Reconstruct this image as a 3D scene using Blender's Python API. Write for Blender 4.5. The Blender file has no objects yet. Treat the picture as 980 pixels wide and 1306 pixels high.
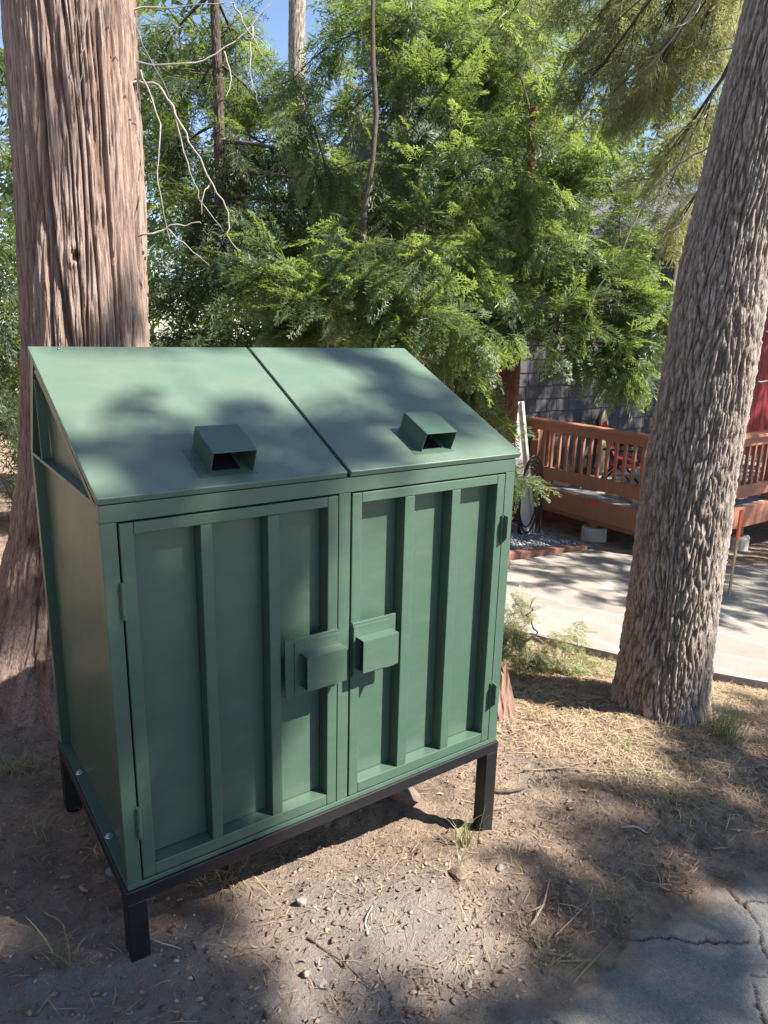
import bpy, bmesh, math, random
import numpy as np
from mathutils import Matrix, Vector

random.seed(7)
RNG = np.random.default_rng(11)
SC = bpy.context.scene
COL = SC.collection
PI = math.pi

# ------------------------------------------------------------------ camera
CAM_POS = Vector((-0.3442, -1.5198, 1.6))
c_right = Vector((0.8207, -0.5709, 0.0239))
c_fwd = Vector((0.5578, 0.7914, -0.2499)).normalized()
c_right = (c_right - c_right.dot(c_fwd) * c_fwd).normalized()
c_up = c_right.cross(c_fwd)
cam_data = bpy.data.cameras.new('camera')
cam = bpy.data.objects.new('camera', cam_data)
COL.objects.link(cam)
m = Matrix.Identity(4)
for i in range(3):
    m[i][0], m[i][1], m[i][2], m[i][3] = c_right[i], c_up[i], -c_fwd[i], CAM_POS[i]
cam.matrix_world = m
cam_data.sensor_fit = 'HORIZONTAL'
cam_data.sensor_width = 36.0
cam_data.lens = 914.7 / 980 * 36.0
cam_data.clip_start = 0.05
cam_data.clip_end = 600
SC.camera = cam

# ------------------------------------------------------------------ sky, sun, exposure
SUN = Vector((0.77, -1.0, 1.43)).normalized()      # towards the sun
world = bpy.data.worlds.new('World')
SC.world = world
world.use_nodes = True
wn = world.node_tree
bg = wn.nodes['Background']
sky = wn.nodes.new('ShaderNodeTexSky')
sky.sky_type = 'NISHITA'
sky.sun_disc = False
sky.sun_elevation = math.asin(SUN.z)
sky.sun_rotation = math.atan2(SUN.x, SUN.y)
sky.altitude = 1500
sky.air_density = 1.0
sky.dust_density = 0.6
sky.ozone_density = 1.0
wn.links.new(sky.outputs[0], bg.inputs[0])
bg.inputs[1].default_value = 0.078
sun_data = bpy.data.lights.new('sun', 'SUN')
sun_data.energy = 5.0
sun_data.angle = math.radians(0.53)
sun_data.color = (1.0, 0.94, 0.84)
sun = bpy.data.objects.new('sun', sun_data)
sun.rotation_euler = SUN.to_track_quat('Z', 'Y').to_euler()
COL.objects.link(sun)
SC.view_settings.view_transform = 'Standard'
SC.view_settings.look = 'None'
SC.view_settings.exposure = 1.74
SC.view_settings.gamma = 1.0
SC.cycles.max_bounces = 8
SC.cycles.transparent_max_bounces = 8

# ------------------------------------------------------------------ noise
_P = np.random.default_rng(3).permutation(256)
_P = np.concatenate([_P, _P, _P])
_G = np.random.default_rng(4).normal(size=(256, 3))
_G /= np.linalg.norm(_G, axis=1)[:, None]


def perlin(x, y, z=0.0):
    x, y, z = np.broadcast_arrays(np.asarray(x, float), np.asarray(y, float), np.asarray(z, float))
    xi, yi, zi = np.floor(x).astype(int), np.floor(y).astype(int), np.floor(z).astype(int)
    xf, yf, zf = x - xi, y - yi, z - zi
    u, v, w = (t * t * t * (t * (t * 6 - 15) + 10) for t in (xf, yf, zf))
    out = 0
    for dx in (0, 1):
        for dy in (0, 1):
            for dz in (0, 1):
                h = _P[_P[_P[(xi + dx) & 255] + ((yi + dy) & 255)] + ((zi + dz) & 255)]
                g = _G[h]
                d = g[..., 0] * (xf - dx) + g[..., 1] * (yf - dy) + g[..., 2] * (zf - dz)
                out = out + d * (u if dx else 1 - u) * (v if dy else 1 - v) * (w if dz else 1 - w)
    return out * 1.5


def fbm(x, y, z=0.0, o=4):
    s, a = 0, 1.0
    for i in range(o):
        s = s + a * perlin(np.asarray(x) * 2 ** i, np.asarray(y) * 2 ** i, np.asarray(z) * 2 ** i + 7.3 * i)
        a *= 0.5
    return s


def smooth(a, b, x):
    t = np.clip((np.asarray(x, float) - a) / (b - a), 0, 1)
    return t * t * (3 - 2 * t)


# ------------------------------------------------------------------ mesh helpers
def link(o, parent=None):
    COL.objects.link(o)
    if parent is not None:
        o.parent = parent
    return o


def tag(o, label=None, cat=None, group=None, kind=None):
    if label: o['label'] = label
    if cat: o['category'] = cat
    if group: o['group'] = group
    if kind: o['kind'] = kind
    return o


def empty(name, loc, label=None, cat=None, group=None, parent=None):
    o = bpy.data.objects.new(name, None)
    o.empty_display_size = 0.1
    o.location = loc
    link(o, parent)
    return tag(o, label, cat, group)


def np_mesh(name, verts, faces, mat, parent=None, smooth_shade=False, attrs=None, loc=None):
    """verts (N,3); faces (M,k) int array or list of such arrays."""
    me = bpy.data.meshes.new(name)
    if isinstance(faces, np.ndarray):
        faces = [faces]
    verts = np.asarray(verts, np.float32)
    if loc is not None:
        verts = verts - np.asarray(loc, np.float32)
    me.vertices.add(len(verts))
    me.vertices.foreach_set('co', verts.ravel())
    idx = np.concatenate([f.ravel() for f in faces]).astype(np.int32)
    tot = np.concatenate([np.full(len(f), f.shape[1]) for f in faces]).astype(np.int32)
    st = np.concatenate([[0], np.cumsum(tot)[:-1]]).astype(np.int32)
    me.loops.add(len(idx))
    me.loops.foreach_set('vertex_index', idx)
    me.polygons.add(len(tot))
    me.polygons.foreach_set('loop_start', st)
    me.polygons.foreach_set('loop_total', tot)
    if smooth_shade:
        me.polygons.foreach_set('use_smooth', np.ones(len(tot), bool))
    for k, a in (attrs or {}).items():
        at = me.attributes.new(k, 'FLOAT', 'POINT')
        at.data.foreach_set('value', np.asarray(a, np.float32))
    me.update(calc_edges=True)
    me.validate()
    if mat is not None:
        me.materials.append(mat)
    o = bpy.data.objects.new(name, me)
    if loc is not None:
        o.location = loc
    return link(o, parent)


class MB:
    """collects boxes, tubes and lathes, then becomes one mesh object"""
    def __init__(s):
        s.v, s.f = [], []

    def add(s, vs, fs):
        n = len(s.v)
        s.v += [tuple(v) for v in vs]
        s.f += [tuple(i + n for i in f) for f in fs]
        return s

    def box(s, x0, x1, y0, y1, z0, z1, b=0.0015, mat=None):
        if b:
            b = min(b, 0.4 * min(abs(x1 - x0), abs(y1 - y0), abs(z1 - z0)))
            bm = bmesh.new()
            bmesh.ops.create_cube(bm, size=1.0)
            for v in bm.verts:
                v.co = ((x0 + x1) / 2 + v.co.x * (x1 - x0), (y0 + y1) / 2 + v.co.y * (y1 - y0), (z0 + z1) / 2 + v.co.z * (z1 - z0))
            bmesh.ops.bevel(bm, geom=list(bm.edges), offset=b, segments=2, affect='EDGES', profile=0.5)
            bm.verts.index_update()
            vs = [v.co.copy() for v in bm.verts]
            fs = [[v.index for v in f.verts] for f in bm.faces]
            bm.free()
        else:
            vs = [Vector((x, y, z)) for x in (x0, x1) for y in (y0, y1) for z in (z0, z1)]
            fs = [(0, 1, 3, 2), (4, 6, 7, 5), (0, 4, 5, 1), (2, 3, 7, 6), (0, 2, 6, 4), (1, 5, 7, 3)]
        if mat is not None:
            vs = [mat @ v for v in vs]
        return s.add(vs, fs)

    def hexa(s, bottom, top):
        """8-corner solid: two quads with matching corner order"""
        return s.add(list(bottom) + list(top), [(3, 2, 1, 0), (4, 5, 6, 7), (0, 1, 5, 4), (1, 2, 6, 5), (2, 3, 7, 6), (3, 0, 4, 7)])

    def tube(s, pts, radii, n=6, cap=True):
        pts = [Vector(p) for p in pts]
        if not hasattr(radii, '__len__'):
            radii = [radii] * len(pts)
        rings, vs, fs = [], [], []
        prev = None
        for i, p in enumerate(pts):
            t = (pts[min(i + 1, len(pts) - 1)] - pts[max(i - 1, 0)]).normalized()
            if prev is None:
                a = t.orthogonal().normalized()
            else:
                a = (prev - prev.dot(t) * t).normalized()
            prev = a
            bb = t.cross(a)
            for k in range(n):
                an = 2 * PI * k / n
                vs.append(p + float(radii[i]) * (math.cos(an) * a + math.sin(an) * bb))
        for i in range(len(pts) - 1):
            for k in range(n):
                fs.append((i * n + k, i * n + (k + 1) % n, (i + 1) * n + (k + 1) % n, (i + 1) * n + k))
        if cap:
            fs.append(tuple(range(n))[::-1])
            fs.append(tuple(range((len(pts) - 1) * n, len(pts) * n)))
        return s.add(vs, fs)

    def lathe(s, centre, prof, n=16, axis='Z'):
        vs, fs = [], []
        cx, cy, cz = centre
        for r, h in prof:
            for k in range(n):
                a = 2 * PI * k / n
                vs.append((cx + r * math.cos(a), cy + r * math.sin(a), cz + h))
        for i in range(len(prof) - 1):
            for k in range(n):
                fs.append((i * n + k, i * n + (k + 1) % n, (i + 1) * n + (k + 1) % n, (i + 1) * n + k))
        fs.append(tuple(range(n))[::-1])
        fs.append(tuple(range((len(prof) - 1) * n, len(prof) * n)))
        return s.add(vs, fs)

    def mesh(s, name, mat, smooth_shade=False):
        me = bpy.data.meshes.new(name)
        me.from_pydata([tuple(v) for v in s.v], [], s.f)
        if mat is not None:
            me.materials.append(mat)
        if smooth_shade:
            me.polygons.foreach_set('use_smooth', [True] * len(me.polygons))
        me.update()
        return me

    def build(s, name, mat, parent=None, smooth_shade=False):
        return link(bpy.data.objects.new(name, s.mesh(name, mat, smooth_shade)), parent)


def bez(p0, p1, p2, n):
    p0, p1, p2 = Vector(p0), Vector(p1), Vector(p2)
    return [(1 - t) ** 2 * p0 + 2 * t * (1 - t) * p1 + t * t * p2 for t in [i / n for i in range(n + 1)]]


# ------------------------------------------------------------------ materials
class NT:
    def __init__(s, name):
        s.m = bpy.data.materials.new(name)
        s.m.use_nodes = True
        s.t = s.m.node_tree
        s.b = s.t.nodes['Principled BSDF']
        s.out = s.t.nodes['Material Output']

    def n(s, typ, **kw):
        nd = s.t.nodes.new(typ)
        for k, v in kw.items():
            if k in nd.inputs.keys():
                s.set(nd.inputs[k], v)
            else:
                setattr(nd, k, v)
        return nd

    def set(s, inp, v):
        if isinstance(v, bpy.types.NodeSocket):
            s.t.links.new(v, inp)
        else:
            inp.default_value = v

    def coord(s, kind='Object', scale=(1, 1, 1)):
        tc = s.n('ShaderNodeTexCoord')
        mp = s.n('ShaderNodeMapping')
        s.set(mp.inputs['Vector'], tc.outputs[kind])
        mp.inputs['Scale'].default_value = scale
        return mp.outputs[0]

    def noise(s, vec, scale, detail=4, rough=0.55, dist=0.0):
        nd = s.n('ShaderNodeTexNoise')
        s.set(nd.inputs['Vector'], vec)
        nd.inputs['Scale'].default_value = scale
        nd.inputs['Detail'].default_value = detail
        nd.inputs['Roughness'].default_value = rough
        nd.inputs['Distortion'].default_value = dist
        return nd.outputs['Fac']

    def ramp(s, fac, stops):
        nd = s.n('ShaderNodeValToRGB')
        s.set(nd.inputs[0], fac)
        el = nd.color_ramp.elements
        while len(el) < len(stops):
            el.new(0.5)
        for e, (p, c) in zip(el, stops):
            e.position = p
            e.color = (*c, 1) if len(c) == 3 else c
        return nd.outputs[0]

    def mix(s, fac, a, b, blend='MIX'):
        nd = s.n('ShaderNodeMix', data_type='RGBA', blend_type=blend)
        s.set(nd.inputs[0], fac)
        for i, v in ((6, a), (7, b)):
            if isinstance(v, tuple) and len(v) == 3:
                v = (*v, 1)
            s.set(nd.inputs[i], v)
        return nd.outputs[2]

    def math(s, op, a, b=None, c=None):
        nd = s.n('ShaderNodeMath', operation=op)
        s.set(nd.inputs[0], a)
        if b is not None: s.set(nd.inputs[1], b)
        if c is not None: s.set(nd.inputs[2], c)
        return nd.outputs[0]

    def attr(s, name):
        nd = s.n('ShaderNodeAttribute')
        nd.attribute_name = name
        return nd.outputs['Fac']

    def bump(s, h, strength=0.3, dist=0.01):
        nd = s.n('ShaderNodeBump')
        nd.inputs['Strength'].default_value = strength
        nd.inputs['Distance'].default_value = dist
        s.set(nd.inputs['Height'], h)
        s.set(s.b.inputs['Normal'], nd.outputs[0])

    def done(s, col=None, rough=None, spec=None, metal=None):
        if col is not None:
            s.set(s.b.inputs['Base Color'], (*col, 1) if isinstance(col, tuple) and len(col) == 3 else col)
        if rough is not None: s.set(s.b.inputs['Roughness'], rough)
        if spec is not None: s.b.inputs['Specular IOR Level'].default_value = spec
        if metal is not None: s.b.inputs['Metallic'].default_value = metal
        return s.m


def paint(name, col, rough=0.4, var=0.08, bump=0.06, spec=0.5):
    t = NT(name)
    v = t.coord()
    n1 = t.noise(v, 5.0, 5)
    c = t.mix(n1, tuple(x * (1 - var) for x in col), tuple(min(1, x * (1 + var)) for x in col))
    n2 = t.noise(v, 320.0, 2)
    n3 = t.noise(v, 3.0, 2)
    t.bump(t.math('ADD', t.math('MULTIPLY', n2, 0.12), n3), bump, 0.004)
    r = t.math('ADD', t.math('MULTIPLY', t.noise(v, 11.0, 4), 0.12), rough - 0.06)
    return t.done(c, r, spec)


def speckle(name, c0, c1, scale=20, rough=0.9, bump=0.4, bdist=0.004, detail=6, spec=0.25):
    t = NT(name)
    v = t.coord()
    n1 = t.noise(v, scale, detail, 0.65)
    c = t.ramp(n1, [(0.3, c0), (0.7, c1)])
    t.bump(t.noise(v, scale * 3, 5, 0.7), bump, bdist)
    return t.done(c, rough, spec)


def grain(name, c0, c1, axis=2, rough=0.75, scale=6, bump=0.3):
    t = NT(name)
    s = [14.0, 14.0, 14.0]
    s[axis] = 0.8
    v = t.coord('Object', tuple(s))
    n1 = t.noise(v, scale, 5, 0.65, 0.5)
    c = t.ramp(n1, [(0.25, c0), (0.75, c1)])
    t.bump(n1, bump, 0.003)
    return t.done(c, rough, 0.3)


M = {}
# satin powder coat on the enclosure: faint streaks, a dust film, lids lightened to stand for sun glare


def coat(name, c0, c1, rough, film):
    t = NT(name)
    v = t.coord()
    c = t.mix(t.noise(v, 2.2, 5, 0.6), c0, c1)
    dust = t.math('MULTIPLY', t.math('POWER', t.noise(t.coord('Object', (3, 3, 9)), 3.0, 8, 0.7), 3.0), film)
    c = t.mix(dust, c, (0.24, 0.23, 0.19))
    sc = t.noise(t.coord('Object', (30, 4, 30)), 9.0, 3, 0.8)
    c = t.mix(t.ramp(sc, [(0.735, (0, 0, 0)), (0.76, (.25, .25, .25))]), c, (0.20, 0.25, 0.21))
    t.bump(t.math('ADD', t.math('MULTIPLY', t.noise(v, 420.0, 2), 0.05), t.noise(v, 2.5, 2)), 0.10, 0.006)
    r_ = t.math('ADD', t.math('MULTIPLY', t.noise(v, 7.0, 6, 0.7), 0.16), rough)
    return t.done(c, r_, 0.5)


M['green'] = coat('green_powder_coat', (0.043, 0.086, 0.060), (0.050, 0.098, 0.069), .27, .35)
M['green_glare'] = coat('glare_green_powder_coat', (0.072, 0.120, 0.088), (0.082, 0.135, 0.100), .33, .6)  # lighter colour and thicker film paint the sun's glare into the lids
M['black'] = paint('black_paint', (0.010, 0.010, 0.012), 0.42, 0.2, 0.08)
M['rubber'] = paint('black_rubber', (0.012, 0.012, 0.013), 0.55)
M['zinc'] = speckle('zinc_plating', (0.55, 0.57, 0.56), (0.7, 0.72, 0.7), 60, 0.3, 0.1, 0.001)
M['zinc'].node_tree.nodes['Principled BSDF'].inputs['Metallic'].default_value = 0.9
M['brown_stain'] = grain('brown_deck_stain', (0.235, 0.100, 0.062), (0.315, 0.140, 0.090), 2, 0.6)
M['brown_stain_x'] = grain('brown_deck_stain_long', (0.235, 0.100, 0.062), (0.315, 0.140, 0.090), 0, 0.6)
M['deck_grey'] = grain('weathered_grey_board', (0.16, 0.15, 0.15), (0.26, 0.25, 0.25), 0, 0.8)
M['red'] = grain('red_barn_paint', (0.125, 0.009, 0.014), (0.175, 0.013, 0.020), 2, 0.6, 5, 0.15)
M['white_trim'] = grain('cream_trim_paint', (0.52, 0.47, 0.42), (0.62, 0.57, 0.51), 2, 0.6)
M['roof'] = speckle('roof_shingle_grit', (0.05, 0.05, 0.052), (0.1, 0.1, 0.105), 90)
M['concrete_pier'] = speckle('pier_concrete', (0.32, 0.29, 0.25), (0.45, 0.42, 0.37), 18, 0.9, 0.3)
M['timber'] = grain('old_redwood_edging', (0.17, 0.085, 0.06), (0.27, 0.14, 0.10), 0, 0.85)
M['raw_wood'] = grain('bare_tan_wood', (0.33, 0.22, 0.12), (0.45, 0.32, 0.19), 2, 0.7)
M['log'] = grain('split_red_wood', (0.15, 0.085, 0.06), (0.30, 0.19, 0.14), 2, 0.85, 5, 0.8)
M['red_cloth'] = speckle('red_woven_cloth', (0.20, 0.012, 0.03), (0.34, 0.03, 0.06), 60, 0.9)
M['grey_metal'] = paint('grey_enamel', (0.30, 0.31, 0.33), 0.35)
M['orange'] = paint('orange_plastic', (0.75, 0.13, 0.02), 0.5)
M['red_plastic'] = paint('bright_red_plastic', (0.75, 0.015, 0.015), 0.4)
M['rock'] = speckle('grey_rock', (0.13, 0.12, 0.11), (0.27, 0.255, 0.24), 25, 0.9, 0.6)
M['pale_rock'] = speckle('pale_rock', (0.15, 0.145, 0.14), (0.26, 0.255, 0.25), 25, 0.85, 0.5)
M['brown_rock'] = speckle('brown_rock', (0.11, 0.082, 0.062), (0.23, 0.175, 0.135), 25, 0.95, 0.6)
M['glass'] = paint('dark_window_glass', (0.02, 0.022, 0.025), 0.08, 0.1, 0.0)
t = NT('wall_shingle_grey')
oi = t.n('ShaderNodeObjectInfo')
v = t.coord('Object', (30, 30, 2))
c = t.mix(oi.outputs['Random'], (0.045, 0.041, 0.048), (0.082, 0.076, 0.083))
c = t.mix(t.noise(v, 3, 5, 0.7), c, (0.052, 0.049, 0.053))
t.bump(t.noise(v, 4, 4), 0.4, 0.003)
M['shingle'] = t.done(c, 0.85, 0.3)


def leaf_mat(name, dark, light, trans, tfac=0.4, rough=0.45):
    t = NT(name)
    a = t.attr('tint')
    c = t.ramp(a, [(0.0, dark), (1.0, light)])
    t.done(c, rough, 0.4)
    tr = t.n('ShaderNodeBsdfTranslucent')
    t.set(tr.inputs['Color'], t.mix(a, tuple(x * 0.6 for x in trans), trans))
    mx = t.n('ShaderNodeMixShader')
    mx.inputs[0].default_value = tfac
    t.t.links.new(t.b.outputs[0], mx.inputs[1])
    t.t.links.new(tr.outputs[0], mx.inputs[2])
    t.t.links.new(mx.outputs[0], t.out.inputs['Surface'])
    return t.m


M['leaf'] = leaf_mat('cedar_spray', (0.026, 0.050, 0.026), (0.112, 0.158, 0.070), (0.36, 0.47, 0.10), 0.44)
M['leaf_dark'] = leaf_mat('dark_conifer_spray', (0.028, 0.048, 0.027), (0.110, 0.140, 0.070), (0.32, 0.42, 0.08), 0.40)
M['needle'] = leaf_mat('olive_pine_needle', (0.11, 0.12, 0.06), (0.27, 0.28, 0.14), (0.42, 0.45, 0.17), 0.42)
M['grass'] = leaf_mat('grass_blade', (0.15, 0.165, 0.085), (0.30, 0.30, 0.14), (0.30, 0.34, 0.12), 0.3)
M['dry_grass'] = leaf_mat('dry_grass_blade', (0.34, 0.26, 0.13), (0.52, 0.43, 0.25), (0.5, 0.4, 0.2), 0.25, 0.7)
M['straw'] = leaf_mat('fallen_straw', (0.17, 0.11, 0.07), (0.50, 0.38, 0.24), (0.4, 0.3, 0.18), 0.12, 0.8)
M['chip'] = leaf_mat('bark_chip', (0.07, 0.045, 0.035), (0.36, 0.26, 0.19), (0.2, 0.14, 0.1), 0.05, 0.9)
M['dead_twig'] = speckle('bare_grey_twig', (0.20, 0.175, 0.15), (0.36, 0.325, 0.29), 40, 0.85, 0.4, 0.002)
M['stick'] = speckle('dry_brown_stick', (0.16, 0.11, 0.08), (0.40, 0.31, 0.23), 30, 0.9, 0.5, 0.002)
M['branch'] = speckle('branch_bark', (0.05, 0.036, 0.030), (0.11, 0.085, 0.07), 30, 0.9, 0.6, 0.004)
t = NT('loose_pebble')
c = t.ramp(t.attr('tint'), [(0.0, (0.12, 0.085, 0.062)), (0.80, (0.27, 0.195, 0.145)), (0.95, (0.30, 0.25, 0.21)), (1.0, (0.34, 0.32, 0.30))])
M['pebble'] = t.done(c, 0.9, 0.3)
t = NT('blue_grey_gravel')
c = t.ramp(t.attr('tint'), [(0.0, (0.12, 0.12, 0.13)), (0.7, (0.27, 0.27, 0.29)), (1.0, (0.48, 0.48, 0.5))])
M['gravel'] = t.done(c, 0.9, 0.3)


def bark_mat(name, deep, mid, ridge, zs=1.2, streak=(0.5, 0.45, 0.42), fibre=.035, dark=1.0):
    t = NT(name)
    v = t.coord('Object', (22, 22, zs))
    h = t.attr('ridge')
    c = t.ramp(h, [(0.0, deep), (0.45, mid), (1.0, ridge)])
    n = t.noise(v, 3.0, 6, 0.7, 0.3)
    c = t.mix(t.math('MULTIPLY', n, 0.55 * dark), c, tuple(x * 0.55 for x in mid))
    n2 = t.noise(t.coord('Object', (60, 60, 5)), 2.0, 4, 0.7)
    c = t.mix(t.ramp(n2, [(0.60, (0, 0, 0)), (0.78, (0.5, 0.5, 0.5))]), c, streak)
    fib = t.noise(t.coord('Object', (130, 130, 130 * fibre)), 1.0, 6, 0.75)
    c = t.mix(t.ramp(fib, [(0.38, (.75 * dark, .75 * dark, .75 * dark)), (0.52, (0, 0, 0))]), c, tuple(x * 0.35 for x in mid))
    c = t.mix(t.ramp(fib, [(0.56, (0, 0, 0)), (0.72, (.6, .6, .6))]), c, streak)
    n = t.math('ADD', n, t.math('MULTIPLY', fib, 1.6))
    t.bump(t.math('ADD', n, t.noise(t.coord('Object', (90, 90, 9)), 3.0, 4)), 0.7, 0.006)
    return t.done(c, 0.9, 0.2)


M['cedar_bark'] = bark_mat('cedar_fibrous_bark', (0.030, 0.019, 0.015), (0.245, 0.160, 0.125), (0.44, 0.335, 0.280), 0.9, (0.50, 0.42, 0.37))
M['red_bark'] = bark_mat('young_cedar_red_bark', (0.08, 0.035, 0.022), (0.20, 0.090, 0.058), (0.29, 0.15, 0.105), 0.9, (0.40, 0.25, 0.18))
M['pine_bark'] = bark_mat('pine_furrowed_bark', (0.060, 0.048, 0.040), (0.195, 0.155, 0.124), (0.53, 0.465, 0.395), 4.0, (0.58, 0.54, 0.50), .35, .55)

# ground
t = NT('forest_dirt')
v = t.coord('Object')
big = t.noise(v, 0.9, 4, 0.6, 0.4)
c = t.mix(t.ramp(big, [(0.38, (0, 0, 0)), (0.62, (1, 1, 1))]), (0.370, 0.270, 0.205), (0.470, 0.340, 0.250))
mid = t.noise(v, 9.0, 8, 0.72)
c = t.mix(t.ramp(mid, [(0.38, (1, 1, 1)), (0.56, (0, 0, 0))]), c, (0.210, 0.155, 0.120))
fine = t.noise(v, 95.0, 6, 0.78)
c = t.mix(t.ramp(fine, [(0.54, (0, 0, 0)), (0.68, (0.85, 0.85, 0.85))]), c, (0.50, 0.42, 0.345))
ash = t.attr('ash')
c = t.mix(t.math('MULTIPLY', ash, 0.75), c, t.mix(fine, (0.27, 0.245, 0.228), (0.46, 0.425, 0.395)))
t.bump(t.math('ADD', t.math('MULTIPLY', mid, 1.6), fine), 1.0, 0.03)
M['dirt'] = t.done(c, 0.95, 0.15)

t = NT('worn_asphalt')
v = t.coord('Object')
agg = t.n('ShaderNodeTexVoronoi')
t.set(agg.inputs['Vector'], v)
agg.inputs['Scale'].default_value = 210
c = t.ramp(agg.outputs['Color'], [(0.15, (0.085, 0.081, 0.077)), (0.55, (0.152, 0.146, 0.140)), (0.93, (0.215, 0.207, 0.20)), (0.97, (0.36, 0.36, 0.35))])
c = t.mix(t.noise(v, 2.0, 6, 0.65), c, (0.155, 0.150, 0.147))
dirtf = t.math('ADD', t.attr('dust'), t.math('MULTIPLY', t.math('SUBTRACT', t.noise(v, 6.0, 8, 0.7), 0.5), 1.6))
c = t.mix(t.ramp(dirtf, [(0.42, (0, 0, 0)), (0.80, (0.92, 0.92, 0.92))]), c, t.mix(t.noise(v, 60, 5, 0.7), (0.16, 0.125, 0.095), (0.33, 0.26, 0.20)))
c = t.mix(t.attr('crack'), c, (0.022, 0.019, 0.017))
t.bump(t.math('ADD', agg.outputs['Distance'], t.noise(v, 40, 5, 0.7)), 0.4, 0.005)
M['asphalt'] = t.done(c, 0.85, 0.3)

t = NT('driveway_concrete')
v = t.coord('Object')
c = t.ramp(t.noise(v, 1.1, 7, 0.68, 0.3), [(0.3, (0.185, 0.162, 0.140)), (0.55, (0.245, 0.222, 0.195)), (0.75, (0.295, 0.272, 0.245))])
n = t.noise(v, 7.0, 8, 0.75)
c = t.mix(t.ramp(n, [(0.55, (0, 0, 0)), (0.75, (0.75, 0.75, 0.75))]), c, (0.30, 0.225, 0.165))
w = t.n('ShaderNodeTexWave')
t.set(w.inputs['Vector'], v)
w.inputs['Scale'].default_value = 0.9
w.inputs['Distortion'].default_value = 14
w.inputs['Detail'].default_value = 5
c = t.mix(t.ramp(w.outputs['Fac'], [(0.93, (0, 0, 0)), (1.0, (0.45, 0.45, 0.45))]), c, (0.40, 0.39, 0.375))
t.bump(t.math('ADD', n, t.noise(v, 60, 4)), 0.35, 0.008)
M['concrete'] = t.done(c, 0.9, 0.25)


# ------------------------------------------------------------------ terrain
def sat(v):
    return 14 * np.tanh(np.asarray(v, float) / 14)


def g0(x, y):
    return .05 - .11 * sat(x) - .05 * sat(y)


DRIVE = [(2.35, 2.75), (2.90, 1.66), (3.20, .95), (3.67, .27), (4.45, -.75), (5.6, -2.2), (8.0, -4.5), (14, -6.0), (14, .1), (8.2, 1.7), (6.4, 2.35), (5.81, 3.30), (4.48, 3.17), (3.2, 3.35)]


def poly_dist(x, y, P):
    """signed distance to a polygon, positive inside"""
    x, y = np.asarray(x, float), np.asarray(y, float)
    d = np.full(x.shape, 1e9)
    ins = np.zeros(x.shape, bool)
    n = len(P)
    for i in range(n):
        ax, ay = P[i]
        bx, by = P[(i + 1) % n]
        ex, ey = bx - ax, by - ay
        t = np.clip(((x - ax) * ex + (y - ay) * ey) / (ex * ex + ey * ey), 0, 1)
        d = np.minimum(d, np.hypot(x - ax - t * ex, y - ay - t * ey))
        if ey != 0:
            cr = ((ay > y) != (by > y)) & (x < ex * (y - ay) / ey + ax)
            ins ^= cr
    return np.where(ins, d, -d)


def bump2(x, y, cx, cy, rx, ry, h):
    return h * np.exp(-((x - cx) / rx) ** 2 - ((y - cy) / ry) ** 2)


def H(x, y):
    """ground height"""
    x, y = np.asarray(x, float), np.asarray(y, float)
    z = g0(x, y)
    z = z + bump2(x, y, .75, -.16, .42, .17, .045) + bump2(x, y, .95, .12, .30, .14, -.045) + bump2(x, y, 2.7, .3, .45, .45, .05) + bump2(x, y, 2.0, .05, .8, .25, .02)
    dr = smooth(0.15, -0.35, poly_dist(x, y, DRIVE))
    rd = smooth(-.72, -.45, y)
    k = dr * (0.25 + 0.75 * rd)
    far = smooth(6, 14, np.hypot(x, y))
    z = z + 2.3 * smooth(-.60, -2.6, x) * smooth(-7, -2, y) * smooth(14, 9, y)   # unseen bank added left of the enclosure to bounce warm sunlight
    z = z + k * (0.022 * fbm(x * 2.3, y * 2.3, 1.7, 3) + 0.018 * np.abs(fbm(x * 9, y * 9, 5.1, 3)) + 0.009 * fbm(x * 30, y * 30, 9.2, 2)) * (1 - far) + far * 0.25 * fbm(x * .2, y * .2, 2.2, 3)
    z = z - (1 - dr) * 0.05
    return z


def h1(x, y):
    return float(H(np.array([x]), np.array([y]))[0])


def lines(segs):
    out = []
    for a, b, s in segs:
        n = max(1, int(round((b - a) / s)))
        out += list(np.linspace(a, b, n, endpoint=False))
    out.append(segs[-1][1])
    return np.array(out)


def grid_sheet(name, xs, ys, hz, mat, attrs=None):
    X, Y = np.meshgrid(xs, ys, indexing='ij')
    Z = hz(X, Y)
    nx, ny = X.shape
    I = np.arange(nx * ny).reshape(nx, ny)
    f = np.stack([I[:-1, :-1], I[1:, :-1], I[1:, 1:], I[:-1, 1:]], -1).reshape(-1, 4)
    at = {k: fn(X, Y).ravel() for k, fn in (attrs or {}).items()}
    return np_mesh(name, np.stack([X, Y, Z], -1).reshape(-1, 3), f, mat, None, True, at)


def ash_map(x, y):
    return np.clip(smooth(.15, -.35, y + .25 * (x - .5) + .2 * fbm(x * 1.5, y * 1.5, 3.3, 3)) * smooth(1.15, .5, x) + .5 * smooth(.2, -.3, x) + .25 * fbm(x * 2, y * 2, 8.8, 3), 0, 1)


xs = lines([(-160, -40, 12), (-40, -10, 3), (-10, -2, .4), (-2, -.6, .06), (-.6, 3.4, .0185), (3.4, 7, .06), (7, 16, .5), (16, 40, 3), (40, 160, 12)])
ys = lines([(-160, -40, 12), (-40, -8, 3), (-8, -1.2, .3), (-1.2, -.75, .05), (-.75, 1.4, .0185), (1.4, 4.5, .05), (4.5, 12, .4), (12, 40, 3), (40, 160, 12)])
tag(grid_sheet('ground', xs, ys, H, M['dirt'], {'ash': ash_map}), kind='structure')

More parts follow.
